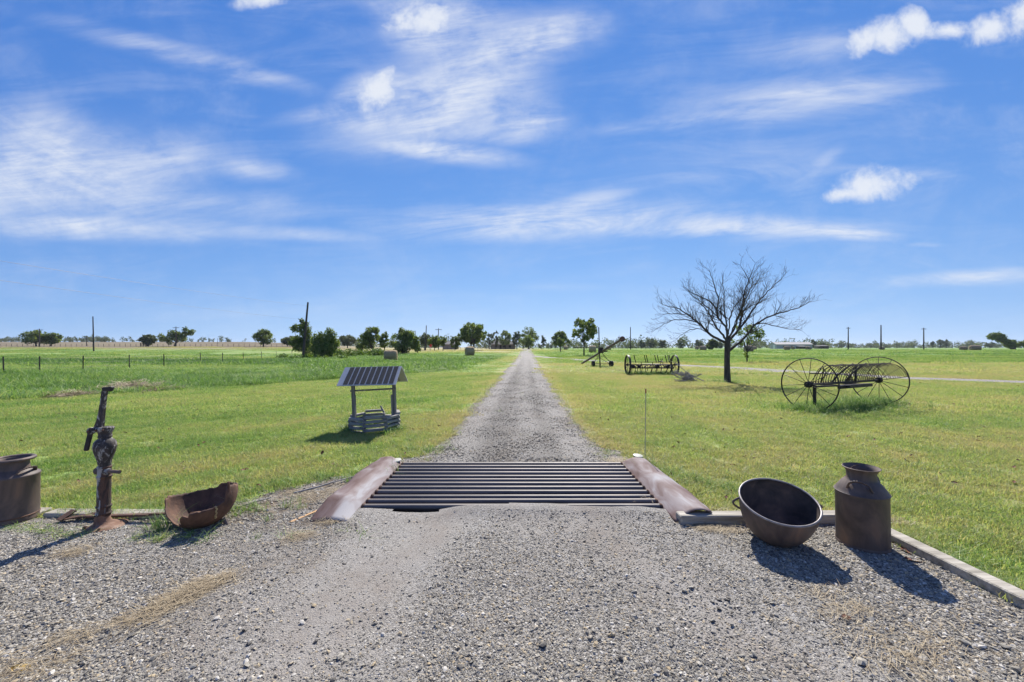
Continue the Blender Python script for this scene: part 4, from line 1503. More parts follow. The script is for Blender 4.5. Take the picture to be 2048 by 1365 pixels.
# ------------------------------------------------------------------ bare tree
TB = P(1455, 766)
bt = thing('bare_tree', 'bare leafless tree with spreading branches on the right lawn', 'tree', TB)
K = .00432 * TB.y / 17.3


def bp2(x, y, d=0.0):
    q = (x - 758) * K
    return Vector((q * (.93 if q > 0 else .97), d, (1300 - y) * K))


trunk = MB().tube([bp2(758, 1325), bp2(757, 1285), bp2(755, 1200), bp2(753, 1080), bp2(755, 960), bp2(758, 880), bp2(762, 850)], [.18, .15, .128, .118, .118, .125, .085], 14)
part('trunk', trunk, M['bark'], bt, True)


def resample(pts, n):
    pts = [np.array(p) for p in pts]
    seg = [np.linalg.norm(b - a) for a, b in zip(pts[:-1], pts[1:])]
    cum = np.concatenate([[0], np.cumsum(seg)])
    ts = np.linspace(0, cum[-1], n)
    return [Vector([float(np.interp(t, cum, [p[k] for p in pts])) for k in range(3)]) for t in ts], cum[-1]


def grow(mb, p, d, L, r, depth, rr, up=.25):
    n = max(3, int(L / .13))
    pts = [p.copy()]
    q = p.copy()
    dd = d.normalized()
    for i in range(n):
        dd = (dd + Vector((rr.uniform(-.16, .16), rr.uniform(-.16, .16), rr.uniform(-.10, .14) + up * .1))).normalized()
        q = q + dd * (L / n)
        pts.append(q.copy())
    mb.tube(pts, list(np.linspace(r, max(.0022, r * .3), len(pts))), 5 if r > .012 else 3, cap=False)
    if depth > 0:
        nb = max(2, int(L / .17))
        for k in range(nb):
            i = rr.randrange(max(1, n // 5), n + 1)
            base = pts[i]
            tan = (pts[i] - pts[i - 1]).normalized()
            side = Vector((rr.uniform(-1, 1), rr.uniform(-1, 1), rr.uniform(-.5, .9)))
            side = (side - tan * side.dot(tan)).normalized()
            nd = (tan * rr.uniform(.6, 1.1) + side * rr.uniform(.5, .95) + Vector((0, 0, .15))).normalized()
            grow(mb, base, nd, L * rr.uniform(.35, .6), max(.003, r * .48), depth - 1, rr, up)


limbs = [
    ([(748, 890), (660, 850), (570, 790), (480, 690), (370, 600), (290, 530), (200, 510), (90, 470)], .062, .5),
    ([(750, 862), (690, 800), (600, 710), (545, 620), (500, 560), (420, 500), (385, 470)], .05, -.6),
    ([(752, 850), (745, 720), (670, 640), (650, 540), (610, 470), (540, 430), (370, 350), (318, 300)], .052, .25),
    ([(650, 540), (655, 440), (605, 300), (570, 220), (540, 140)], .034, -.2),
    ([(757, 850), (760, 700), (758, 560), (775, 400), (785, 300), (790, 205)], .042, .7),
    ([(765, 850), (825, 740), (850, 630), (880, 520), (900, 430), (935, 330), (940, 230)], .044, -.7),
    ([(770, 860), (880, 760), (930, 620), (940, 500), (970, 370), (1015, 260), (1075, 130), (1110, 60)], .056, .3),
    ([(1010, 270), (985, 170), (950, 80)], .02, .35),
    ([(780, 870), (890, 740), (960, 650), (1010, 560), (1100, 440), (1180, 350), (1270, 270), (1335, 200)], .05, -.4),
    ([(772, 975), (850, 910), (930, 820), (1010, 705), (1100, 645), (1250, 590), (1400, 548), (1530, 480)], .058, -.9),
    ([(1010, 705), (1090, 690), (1180, 720), (1270, 755), (1370, 775)], .026, -1.2),
    ([(560, 785), (500, 740), (420, 745), (340, 800), (290, 865)], .020, .9),
    ([(480, 690), (400, 650), (250, 640), (140, 690), (40, 765)], .026, .9),
    ([(370, 600), (270, 590), (160, 580), (60, 585)], .024, .6),
    ([(900, 740), (960, 560), (1090, 500), (1250, 440), (1380, 400)], .030, .9),
    ([(700, 660), (640, 560), (560, 470), (480, 380), (380, 260)], .026, 1.1),
    ([(760, 640), (700, 520), (690, 490)], .022, 1.3),
    ([(790, 800), (830, 640), (900, 520), (1010, 430), (1120, 330), (1200, 200)], .030, 1.3),
    ([(780, 830), (800, 640), (870, 420), (890, 260)], .026, -1.5),
]
rr = random.Random(4)
for li, (px, r0, dep) in enumerate(limbs):
    n = len(px)
    off = 0.0 if px[0][1] > 800 or px[0][0] in range(740, 790) else .12
    raw = [bp2(x, y, dep * (off + (1 - off) * (i / (n - 1)) ** 1.1) if True else 0) for i, (x, y) in enumerate(px)]
    pts, L = resample(raw, max(6, int(L_ / .14)) if (L_ := sum((b - a).length for a, b in zip(raw[:-1], raw[1:]))) else 6)
    for i in range(1, len(pts)):
        pts[i] = pts[i] + Vector((rr.uniform(-.02, .02), rr.uniform(-.03, .03), rr.uniform(-.02, .02)))
    mb = MB()
    rad = list(np.linspace(1, 0, len(pts)) ** .85 * (r0 - .006) + .006)
    mb.tube(pts, rad, 9, cap=False)
    for k in range(int(L / .12)):
        i = rr.randrange(int(len(pts) * .25), len(pts))
        tan = (pts[i] - pts[i - 1]).normalized()
        side = Vector((rr.uniform(-1, 1), rr.uniform(-1, 1), rr.uniform(-.3, 1.1)))
        side = (side - tan * side.dot(tan)).normalized()
        nd = (tan * rr.uniform(.7, 1.1) + side * rr.uniform(.55, 1.0)).normalized()
        t_ = i / len(pts)
        grow(mb, pts[i], nd, rr.uniform(.5, 1.05) * (1.1 - .5 * t_), max(.005, rad[i] * .42), 2 if rr.random() < .6 else 1, rr)
    part('limb', mb, M['bark'], bt, True, 60)

# ------------------------------------------------------------------ leafy trees


def leaf_cloud(clumps, n, leaf, rs, squash=1.0, up=.3):
    """many small leaf-sized quads spread through clumps; clumps: (x,y,z,r)"""
    C_ = np.array(clumps, float)
    w = C_[:, 3] ** 2
    k = rs.choice(len(C_), n, p=w / w.sum())
    d = rs.normal(size=(n, 3))
    d /= np.linalg.norm(d, axis=1)[:, None]
    r = rs.uniform(.15, 1.0, n) ** .45 * (1 + .28 * np.abs(rs.normal(size=n)))
    pos = C_[k, :3] + d * (r * C_[k, 3])[:, None] * np.array([1, 1, squash])
    nrm = d * .6 + rs.normal(size=(n, 3)) * .7 + np.array([0, 0, up])
    nrm /= np.linalg.norm(nrm, axis=1)[:, None]
    t = np.cross(nrm, rs.normal(size=(n, 3)))
    t /= np.linalg.norm(t, axis=1)[:, None]
    b_ = np.cross(nrm, t)
    s = leaf * rs.uniform(.55, 1.35, n)[:, None]
    v = np.stack([pos - t * s, pos + b_ * s * .55, pos + t * s, pos - b_ * s * .55], 1).reshape(-1, 3)
    f = np.arange(4 * n).reshape(n, 4)
    me = new_mesh('crown', v, [f])
    tint = np.clip(rs.normal(.45, .22, n) + (rs.normal(0, .16, len(C_)))[k], 0, 1)
    a = me.attributes.new('tint', 'FLOAT', 'POINT')
    a.data.foreach_set('value', np.repeat(tint, 4).astype(np.float32))
    return me


def envelope(H, Wd, base, ncl, rs, cr=.2, shape='round', lean=0.0, flat=1.0):
    cl = []
    cr *= .64
    ncl = int(ncl * 1.7)
    while len(cl) < ncl:
        p = rs.uniform(-1, 1, 3)
        q = np.linalg.norm(p)
        if q > 1 or q < rs.uniform(.0, .75):
            continue
        z = (p[2] + 1) / 2
        w = 1.0
        if shape == 'cone':
            w = 1.05 - .75 * z
        elif shape == 'vase':
            w = .45 + .7 * z
        elif shape == 'dome':
            w = 1.08 - .35 * z ** 2
        r = cr * Wd * rs.uniform(.6, 1.25) * (1 if q < .75 else .8)
        zz_ = base + z * (H - base)
        cl.append((p[0] * (Wd / 2 - r * .7) * w + lean * z, p[1] * (Wd / 2 - r * .7) * w * flat, min(zz_, H - r * .5), r))
    return cl


def tree(name, label, u, y, H, Wd, base=.25, ncl=34, leaves=3000, leaf=.16, mat='leaf', shape='round', seed=1, cr=.17, lean=0.0, trunk_r=None, group=None, cat='tree', clumps=None, nl=9, dz=0.0, stems=1):
    rs = np.random.default_rng(seed)
    p = G(u, y)
    p.z += dz
    t = thing(name, label, cat, p, (0, 0, 0), group)
    cl = clumps if clumps is not None else envelope(H, Wd, H * base, ncl, rs, cr, shape, lean)
    link('crown', leaf_cloud(cl, leaves, leaf, rs), M[mat], t)
    tr = trunk_r or H * .022
    mb = MB()
    for st_ in range(stems):
        ox = (st_ - (stems - 1) / 2) * tr * 3
        hz = H * base
        mb.tube([(ox, 0, -.15), (ox * 1.1, 0, hz * .5), (ox * 1.3 + lean * .1, 0, hz * 1.0), (ox * 1.6 + lean * .4, 0, (hz + H) * .5)], [tr * 1.3, tr, tr * .85, tr * .4], 8)
        order = sorted(cl, key=lambda c: rs.random())[:nl]
        for c in order:
            s0 = Vector((ox * 1.2 + lean * .1, 0, hz * rs.uniform(.65, 1.15)))
            e = Vector(c[:3])
            m1 = s0.lerp(e, .5) + Vector((0, 0, .06 * H * rs.uniform(-.3, .6)))
            mb.tube([s0, m1, e], [tr * .5, tr * .32, tr * .1], 5, cap=False)
    part('trunk', mb, M['bark'], t, True)
    return t


# the stand left of the lane
tree('cedar_tree', 'tall open dark tree with flat layered boughs behind the leaning pole', 606, 60, 5.9, 4.0, leaf=.15, seed=3, leaves=4200, mat='leaf', nl=14,
     clumps=[(-.2, 0, 5.6, .32), (.35, .1, 5.2, .4), (.1, -.2, 4.8, .45), (-.5, .2, 4.75, .38), (-1.3, .1, 4.75, .36), (-1.75, 0, 4.5, .28), (.6, .1, 4.4, .5), (.2, -.1, 4.1, .5), (-.7, 0, 4.25, .38), (-1.5, .1, 4.15, .26),
             (.75, 0, 3.8, .45), (.1, .2, 3.5, .55), (-.9, 0, 2.9, .5), (-1.5, .2, 2.6, .5), (-1.7, -.2, 2.2, .4), (-.5, .2, 2.5, .6), (.3, 0, 2.7, .6), (.8, .2, 2.9, .5), (-1.1, .1, 2.0, .55), (.2, .1, 1.8, .6), (.9, 0, 1.9, .6), (-.4, 0, 1.4, .5), (.6, 0, 1.0, .55), (-1.2, 0, 1.3, .35)])
tree('bushy_tree', 'bright green bushy tree growing right of the leaning pole', 645, 58, 4.4, 4.4, .08, 40, 5200, .15, 'leaf_bright', 'dome', 8, .15,
     clumps=[(.9, 0, 4.1, .35), (1.3, .1, 3.8, .4), (.7, .1, 3.5, .5), (1.5, 0, 3.2, .5), (.2, 0, 3.0, .5), (-.6, .1, 3.0, .45), (-1.2, 0, 2.6, .45), (1.0, 0, 2.6, .7), (1.8, .2, 2.4, .5), (0, .2, 2.3, .7), (-.9, 0, 1.9, .7), (.9, -.2, 1.7, .8), (1.7, 0, 1.5, .6), (-.2, -.2, 1.4, .8), (-1.4, .2, 1.2, .6), (.4, 0, .8, .7), (1.2, .1, .8, .6), (-.8, 0, .7, .6), (2.3, 0, 2.0, .3), (-.3, 0, 3.5, .3), (-1.0, 0, 3.3, .25)])
tree('oak_tree', 'full dark green tree with rounded top right of the rough weed strip', 744, 84, 5.7, 4.6, .18, 34, 4200, .19, 'leaf', 'dome', 11, .17)
tree('oak_tree', 'small dark tree half hidden left of the full round-topped tree', 724, 86, 3.9, 2.6, .12, 16, 1500, .18, 'leaf', 'dome', 12, .24)
tree('elm_tree', 'slim olive-green tree squeezed between the full round-topped tree and wide dense bush', 769, 85, 4.6, 2.4, .2, 18, 1600, .17, 'leaf', 'round', 13, .22)
tree('dense_bush', 'wide dense dark bush-like tree with bright leaf tips behind the nearest left bale', 809, 78, 5.0, 5.9, .02, 44, 6500, .18, 'leaf', 'dome', 14, .15, stems=3)
tree('shrub', 'small round shrub at the right foot of the wide dense bush', 835, 80, 2.6, 1.5, .05, 9, 700, .15, 'leaf_bright', 'round', 15, .3)
tree('oak_tree', 'flat-topped dark tree behind the thin armless pole left of the pruned tree', 849, 120, 5.2, 5.2, .3, 22, 1800, .24, 'leaf_far', 'dome', 16, .18)
tree('pruned_tree', 'small bright round pruned tree beside red blossom, left of the lane', 869, 104, 4.1, 3.9, .28, 24, 2600, .2, 'leaf_bright', 'round', 17, .19)
tree('vase_tree', 'small vase-shaped reddish-green tree left of the big round tree', 886, 106, 4.1, 2.6, .25, 18, 1500, .19, 'leaf', 'vase', 18, .22)
tree('oak_tree', 'low dark tree tight against the left side of the big round tree', 910, 112, 4.1, 3.4, .1, 18, 1700, .22, 'leaf', 'round', 19, .2)
tree('round_tree', 'big round bright green tree with forked trunk behind the small left bale', 945, 113, 8.2, 8.8, .26, 52, 7500, .25, 'leaf_bright', 'dome', 20, .13, trunk_r=.22, stems=2, nl=14)
bl2 = G(861, 100)
t = thing('blossom_bush', 'bush with bright red blossom beside the small bright round pruned tree', 'bush', bl2)
link('crown', leaf_cloud([(0, 0, 1.3, .30), (.1, 0, 1.6, .2)], 120, .12, np.random.default_rng(3)), M['leaf_red'], t)
part('stem', MB().tube([(0, 0, -.1), (0, 0, 1.0)], [.05, .03], 6), M['bark'], t)
for (u, y, H, Wd, lab, sd, mt) in [
        (979, 195, 9.0, 4.6, 'dark narrow tree standing left of the grey roofed farmhouse', 21, 'leaf_far'),
        (992, 205, 10.0, 4.0, 'thin ragged dark tree just behind the left end of the farmhouse', 22, 'leaf_far'),
        (1011, 200, 9.4, 8.0, 'broad mid-green tree over the middle of the farmhouse roof', 23, 'leaf'),
        (1034, 208, 9.6, 6.0, 'dark tree right behind the farmhouse, left of the tallest tree', 24, 'leaf_far'),
        (1058, 196, 11.2, 10.0, 'tallest dark tree beyond the lane end, right of the farmhouse', 25, 'leaf'),
        (1056, 176, 6.0, 8.6, 'flat-topped lighter green tree in front of the tallest dark tree', 26, 'leaf_bright'),
        (1086, 190, 6.6, 3.6, 'sparse see-through little tree just right of the lane end', 27, 'leaf_far'),
        (1122, 140, 7.2, 6.8, 'rounded dark tree behind the small staked tree right of the lane', 29, 'leaf')]:
    tree('oak_tree' if Wd > 5 else 'slender_tree', lab, u, y, H, Wd, .22, 26 if Wd > 5 else 15, 2200 if Wd > 5 else 700, .34, mt, 'dome', sd, .17 if Wd > 5 else .2)
st = tree('staked_tree', 'small clipped tree tied between stakes right of the lane', 1121, 92, 3.3, 2.3, .42, 16, 1700, .17, 'leaf', 'vase', 30, .22, trunk_r=.11)
for sx in (-.62, .5):
    part('stake', MB().tube([(sx, 0, -.1), (sx, 0, 1.15)], .03, 6), M['post'], st)
tree('pecan_tree', 'airy dark green tree with clear trunk behind the grain auger', 1168, 66, 6.5, 4.9, .36, 46, 2500, .19, 'leaf', 'round', 31, .115, trunk_r=.11, nl=16)
tree('young_tree', 'sparse young tree with bright leaves seen through the bare tree', 1494, 40.5, 4.1, 3.2, .3, 10, 900, .12, 'leaf_bright', 'round', 33, .2, trunk_r=.06, nl=14,
     clumps=[(.2, 0, 3.6, .4), (.75, .1, 3.5, .42), (1.3, 0, 3.2, .42), (.1, .1, 3.1, .4), (1.6, .1, 2.9, .3), (.7, 0, 2.9, .42), (-.6, .2, 3.2, .3), (-1.0, 0, 3.0, .2), (.2, 0, 2.4, .36), (-.5, 0, 2.1, .32), (1.2, 0, 2.6, .3), (-.15, 0, 1.0, .22), (.05, 0, .7, .18), (-1.4, 0, 2.2, .2), (-1.1, 0, 3.7, .18)])
tree('windswept_tree', 'wind-bent dark tree with flat sideways crown at the far right', 2026, 175, 7.2, 12, leaf=.34, seed=34, leaves=3800, mat='leaf', nl=16, trunk_r=.28, stems=3,
     clumps=[(-10.4, 0, 5.6, 1.0), (-9.3, 0, 6.2, 1.1), (-8.6, .3, 5.3, 1.1), (-7.6, 0, 6.3, 1.2), (-7.4, 0, 4.9, 1.0), (-6.0, 0, 6.4, 1.2), (-5.6, 0, 5.2, 1.1), (-6.6, 0, 4.0, .8), (-4.6, 0, 5.9, 1.0), (-4.2, 0, 4.4, 1.2), (-3.0, 0, 3.5, 1.3), (-1.8, 0, 3.1, 1.2), (-.6, 0, 3.0, 1.0), (.2, 0, 3.6, .8), (1.6, 0, 2.0, .9), (3.0, 0, 2.4, 1.0), (4.4, 0, 2.8, 1.0), (5.6, 0, 2.2, 1.0), (-2.6, 0, 2.0, 1.1), (-1.0, 0, 1.4, 1.0), (6.5, 0, 2.8, .9)])
for (u, y, H, Wd, lab, sd, mt, lean) in [
        (72, 158, 6.4, 10.0, 'broad dark oak left of the far crossarm pole at the far left', 41, 'leaf', -1.5),
        (102, 160, 5.4, 7.0, 'lower dark oak just right of the far crossarm pole at the far left', 42, 'leaf', 1.0),
        (295, 158, 4.4, 6.0, 'small flat-topped tree by the far rail fence on the left', 43, 'leaf_far', .6),
        (350, 155, 6.6, 8.5, 'lopsided oak with a high right bough behind the second crossarm pole', 44, 'leaf', 3.0),
        (527, 150, 6.6, 7.8, 'solitary round-topped dark oak left of the leaning pole', 45, 'leaf', 0),
        (585, 165, 4.2, 8.0, 'low dark tree half hidden left behind the tall open tree', 46, 'leaf_far', 0),
        (695, 190, 6.2, 9.0, 'dark spreading oak in the field behind the bright green bushy tree', 47, 'leaf_far', 0)]:
    cl = None
    if sd == 44:
        cl = [(-5.6, 0, 4.0, .9), (-4.6, 0, 3.2, 1.0), (-3.0, 0, 3.0, 1.0), (-1.2, 0, 5.0, 1.4), (.3, 0, 5.2, 1.3), (-.4, 0, 3.8, 1.5), (1.6, 0, 4.0, 1.4), (3.0, 0, 3.2, 1.2), (3.6, 0, 4.8, 1.1), (4.8, 0, 5.6, 1.1), (6.2, 0, 5.4, 1.0), (7.0, 0, 6.0, .8), (4.2, 0, 6.8, .8), (-2.2, 0, 1.5, .8)]
    tree('oak_tree', lab, u, y, H, Wd, .2, 26, 2400, .34, mt, 'dome', sd, .17, lean, clumps=cl, trunk_r=.25)

# young crop of weeds and brush along the old fence row
rs = np.random.default_rng(77)
cl = []
for k in range(60):
    u = rs.uniform(668, 772)
    y = rs.uniform(62, 74)
    g = G(u, y)
    r = rs.uniform(.3, .7)
    cl.append((g.x, g.y, g.z + r * .7, r))
for k in range(46):
    u = rs.uniform(556, 690)
    y = rs.uniform(52, 62)
    g = G(u, y)
    r = rs.uniform(.15, .4)
    cl.append((g.x, g.y, g.z + r * .6, r))
o = link('brush', leaf_cloud(cl, 6500, .15, rs), M['leaf_weed'])
tag(o, 'low green brush along the fence row below the left trees', 'brush', kind='stuff')


def treeline(name, label, u0, u1, y0, y1, h0, h1, n, leaf, seed, mat='leaf_far', per=70):
    rs = np.random.default_rng(seed)
    cl = []
    for k in range(n):
        u = rs.uniform(u0, u1)
        y = rs.uniform(y0, y1)
        g = G(u, y)
        hh = rs.uniform(h0, h1) * (.55 + .9 * float(fbm(u * .045, y * .01, seed)))
        for q in range(3):
            r = hh * rs.uniform(.22, .38)
            cl.append((g.x + rs.normal() * hh * .4, g.y + rs.normal() * hh * .3, g.z + hh * (.25 + .3 * q) * rs.uniform(.8, 1.1), r))
    o = link(name, leaf_cloud(cl, n * per, leaf, rs, up=.1), M[mat])
    return tag(o, label, 'trees', kind='stuff')


treeline('far_treeline', 'far dark line of trees across the left horizon', -60, 640, 415, 455, 3.2, 5.8, 150, .7, 51)
treeline('far_treeline', 'far hazy wood on the horizon between the left trees', 640, 1000, 430, 480, 6, 11, 90, .9, 52)
treeline('far_treeline', 'far line of trees on the horizon beyond the green right field', 1195, 1660, 330, 380, 4, 8.5, 150, .7, 53)
treeline('far_treeline', 'very far low line of trees along the right horizon', 1640, 2120, 560, 640, 4, 8.5, 170, 1.0, 54)
treeline('far_treeline', 'far trees behind the lane end and farmhouse', 960, 1200, 300, 350, 3, 6, 60, .7, 55)
for k, (u, y, H, Wd, lab) in enumerate([
        (1283, 300, 6.2, 7.0, 'small round dark tree on the horizon, just right of the armless grey pole'),
        (1302, 300, 7.6, 9.5, 'larger round dark tree on the horizon above the left half of the cultivator'),
        (1325, 300, 7.0, 6.0, 'round dark tree on the horizon above the middle of the cultivator'),
        (1362, 305, 7.6, 7.6, 'ragged dark tree on the horizon left of the two bales near the bare tree'),
        (1397, 310, 7.0, 7.0, 'dark tree on the horizon directly behind the two bales near the bare tree'),
        (1425, 150, 4.0, 4.6, 'small fuller tree in the field just left of the bare trunk'),
        (1440, 310, 5.4, 5.2, 'small dark horizon tree hugging the left side of the bare trunk'),
        (1626, 330, 7.2, 5.6, 'dark tree standing at the right end of the metal barn'),
        (1646, 335, 5.2, 4.0, 'small dark tree beyond the sheds right of the metal barn'),
        (1866, 420, 7.2, 4.2, 'small dark rounded horizon tree just right of the crossarm pole'),
        (1881, 430, 9.6, 8.4, 'spreading flat-topped horizon tree left of the pair of dark bales'),
        (1893, 430, 9.6, 5.4, 'mushroom-shaped horizon tree nearest left of the pair of dark bales'),
        (1979, 430, 7.0, 9.0, 'low rounded horizon tree under the wind-bent crown')]):
    tree('horizon_tree', lab, u, y, H, Wd, .12, 14, 520, .7, 'leaf_far', 'dome', 100 + k, .22, group='trees along the right horizon', nl=4)

# ------------------------------------------------------------------ hay bales
bprof = []
for z in np.linspace(-.5, .5, 21):
    bprof.append((.5 * (1 - .16 * abs(z * 2) ** 5) + .006 * math.sin(z * 70), z))
bprof = [(.0, -.515), (.2, -.515), (.36, -.51)] + bprof + [(.36, .51), (.2, .515), (.0, .515)]
bmesh_ = MB().lathe(bprof, 40, Matrix.Rotation(PI / 2, 4, 'Y'), jit=.006)
bale_me = {k: bmesh_.mesh('bale', True, 60) for k in ('bale', 'bale_face')}
# u, foot v, diameter, width, yaw, label
bales = [
    (781.5, 722.5, 1.32, 1.42, .18, 'bale', 'large grey round hay bale behind the wishing well roof'),
    (939.5, 713, 1.62, 1.3, .35, 'bale', 'grey round bale in front of the big round tree left of the lane'),
    (1185, 705.5, 1.55, 1.5, -.15, 'bale', 'pale round bale between the airy tree trunk and the auger gearbox'),
    (1131.5, 700.8, 1.5, 1.4, -.1, 'bale', 'small far round bale right of the staked tree'),
    (1217, 701.2, 1.5, 1.45, -.1, 'bale', 'small far round bale seen behind the raised auger tube'),
    (1394, 699.8, 1.5, 1.3, .9, 'bale_face', 'round bale showing its end, left of the pair near the bare tree'),
    (1406, 701.5, 1.45, 1.75, -.2, 'bale_face', 'round bale lying sideways, right of the pair near the bare tree'),
    (1497.5, 704.5, 1.6, 1.75, .4, 'bale_face', 'big brown round bale behind the sparse young tree'),
    (1509, 699.6, 1.5, 1.5, .3, 'bale_face', 'small far bale peeking out right behind the big brown bale'),
    (1574, 701, 1.5, 1.5, -.2, 'bale_face', 'dark brown round bale in front of the metal barn'),
    (1586, 699.3, 1.5, 1.4, .7, 'bale_face', 'small dark far bale just right of the bale by the metal barn'),
    (1617, 700.3, 1.45, 1.75, .45, 'bale_face', 'dark brown round bale below the low shed right of the barn'),
    (1763.5, 700.5, 1.3, 2.0, .5, 'bale_face', 'dark long bale at the foot of the tall armless pole'),
    (1927, 701.6, 1.3, 2.1, .3, 'bale_face', 'dark long round bale, left of the far right pair'),
    (1950, 701.8, 1.6, 2.2, -.35, 'bale_face', 'dark thick round bale, right of the far right pair'),
]
for (u, v, D, wd, yaw, mt, lab) in bales:
    p = P(u, v)
    o = link('hay_bale', bale_me[mt], M[mt], None, (p.x, p.y, p.z + D * .47), (0, 0, yaw), (wd, D, D))
    tag(o, lab, 'hay bale', 'round hay bales in the fields')

# ------------------------------------------------------------------ poles


def upole(label, u, y, vtop, vbase=None, r=.13, lean=(0, 0), arm=None, mat='pole', braces=False, name='utility_pole'):
    p = G(u, y)
    H = zat(vtop, y) - p.z
    t = thing(name, label, 'pole', p, (0, 0, 0))
    part('shaft', MB().tube([(0, 0, -.2), (lean[0] * .5, lean[1] * .5, H * .5), (lean[0], lean[1], H)], [r * 1.15, r, r * .75], 10), M[mat], t, True)
    if arm:
        az = H - .5
        part('crossarm', MB().bar((-arm, 0, az), (arm, 0, az), .10, .13), M['pole'], t)
        im = MB().lathe([(0, 0), (.05, .0), (.065, .06), (.05, .12), (.02, .16), (0, .16)], 8).mesh('insulator', True)
        for x in (-arm * .93, -arm * .5, arm * .5, arm * .93):
            link('insulator', im, M['pole'], t, (x, 0, az + .065))
    return t


upole('tall black armless pole standing alone in the left pasture', 187.5, 112, 633.5, r=.15, lean=(-.25, 0), mat='poledark')
upole('leaning dark pole rising above the tall open tree', 605.5, 58, 605, r=.155, lean=(.78, 0), mat='pole')
upole('crossarm pole between the two broad oaks at the far left', 79, 150, 658, r=.17, arm=1.4)
upole('crossarm pole in front of the lopsided oak', 352, 150, 653.5, r=.17, arm=1.2)
upole('thin short far pole in the tan field left of the tall black pole', 173, 165, 672, r=.12)
upole('thin far pole in the tan field between lopsided oak and round-topped oak', 435, 235, 676.5, r=.1)
upole('thin armless pole left of the small bright pruned tree', 851, 118, 651.5, r=.15, lean=(.25, 0))
upole('crossarm pole above the small bright pruned tree', 877, 138, 657, r=.16, arm=1.1)
upole('far thin pole peeking above the wide dense bush', 831, 190, 662, r=.14)
upole('far thin pole left of the farmhouse trees', 977.5, 215, 665, r=.15)
upole('slim grey armless pole at the field edge above the cultivator', 1261, 130, 654.5, r=.15, mat='pole')
upole('short-armed pole, leftmost of the three tall poles on the right', 1696.5, 150, 654.5, r=.19, arm=.75)
upole('tall armless pole, middle of the three tall poles on the right', 1762, 130, 650.5, r=.19)
upole('crossarm pole, rightmost of the three tall poles on the right', 1847.5, 150, 656, r=.19, arm=.95)
for u, y, v, lab in [(1676, 420, 686, 'tiny far pole left of the short-armed pole'), (1683, 420, 685, 'tiny far pole close left of the short-armed pole'), (1712, 400, 686, 'tiny far pole right of the short-armed pole'), (1793.5, 330, 684, 'tiny far pole between the middle and right tall poles'),
                     (1905, 420, 686, 'tiny far pole left of the pair of dark bales')]:
    upole(lab, u, y, v, r=.2)

# overhead cables running from beyond the left edge to the leaning pole
lp = G(605.5, 58)
for k, (vl, zt, lab) in enumerate([(514, zat(612, 58), 'upper thin overhead cable at the left edge of the sky'), (553, zat(640, 58), 'lower thin overhead cable at the left edge of the sky')]):
    yb = 22
    a = Vector(((0 - 1024) / F * yb, yb, zat(vl, yb)))
    b = Vector((lp.x + .6, lp.y, zt))
    a2 = a + (a - b) * .35
    pts = [a2.lerp(b, t_) + Vector((0, 0, -1.2 * (t_ * (1 - t_)) * (1 if t_ > .26 else 1))) for t_ in np.linspace(0, 1, 24)]
    mb = MB().tube(pts, .009, 5)
    tag(part('overhead_cable', mb, M['wire'], None), lab, 'cable')

# ------------------------------------------------------------------ fences


def post_fence(label, pts, ph, r, wires, mat='post', name='wire_fence', wmat='wire', every=None, wr=.005):
    base = pts[0]
    t = thing(name, label, 'fence', base)
    pm_ = MB().box((0, 0, ph / 2 - .1), (r * 2, r * 1.4, ph + .2)).mesh('post')
    for p in pts:
        link('post', pm_, M[mat], t, p - base, (random.uniform(-.03, .03), random.uniform(-.03, .03), random.uniform(0, 3)))
    for h in wires:
        mb = MB()
        mb.tube([p - base + Vector((0, 0, h)) for p in pts], wr, 4)
        part('wire', mb, M[wmat], t)
    return t


fp = [P(u, v) for u, v in [(7, 749), (79, 747), (166, 743), (259, 738), (328, 734.6), (401, 728), (445, 726.5), (487, 725), (523, 719), (553, 716.5), (584, 714.5)]]
off = (fp[0] - fp[1])
fp = [fp[0] + off * 1.0] + fp
post_fence('steel post and wire fence crossing the left pasture', fp, 1.05, .026, (.3, .6, .9))
fl = [G(u, 152) for u in np.linspace(-20, 640, 62)]
post_fence('far low post fence along the edge of the tan left field', fl, 1.15, .05, (.5, 1.0), wr=.012)
fc = [G(u, 122 + (u - 830) * .12) for u in np.linspace(825, 1008, 22)]
post_fence('thin wire fence in front of the farmhouse left of the lane end', fc, 1.1, .045, (.45, .95), wr=.012)
fr_ = [G(u, 205 - (u - 1090) * .12) for u in np.linspace(1092, 1300, 24)]
post_fence('dark rail fence along the far edge of the green right field', fr_, 1.3, .06, (.5, .85, 1.2), mat='dark_open', wmat='dark_open', wr=.05, name='rail_fence')
fr2 = [G(u, 260) for u in np.linspace(1640, 2080, 36)]
post_fence('thin far wire fence along the edge of the right field', fr2, 1.3, .06, (.6, 1.1), wr=.015)
t = thing('rail_pen', 'short dark wooden rail gate in the far left fence under the flat-topped tree', 'gate', G(282, 151))
for i in range(4):
    part('post', MB().box((i * 1.05 - .2, 0, .75), (.2, .15, 1.5)), M['dark_open'], t)
for h in (.5, .9, 1.25):
    part('rail', MB().box((1.4, 0.1, h), (3.2, .06, .12)), M['dark_open'], t)
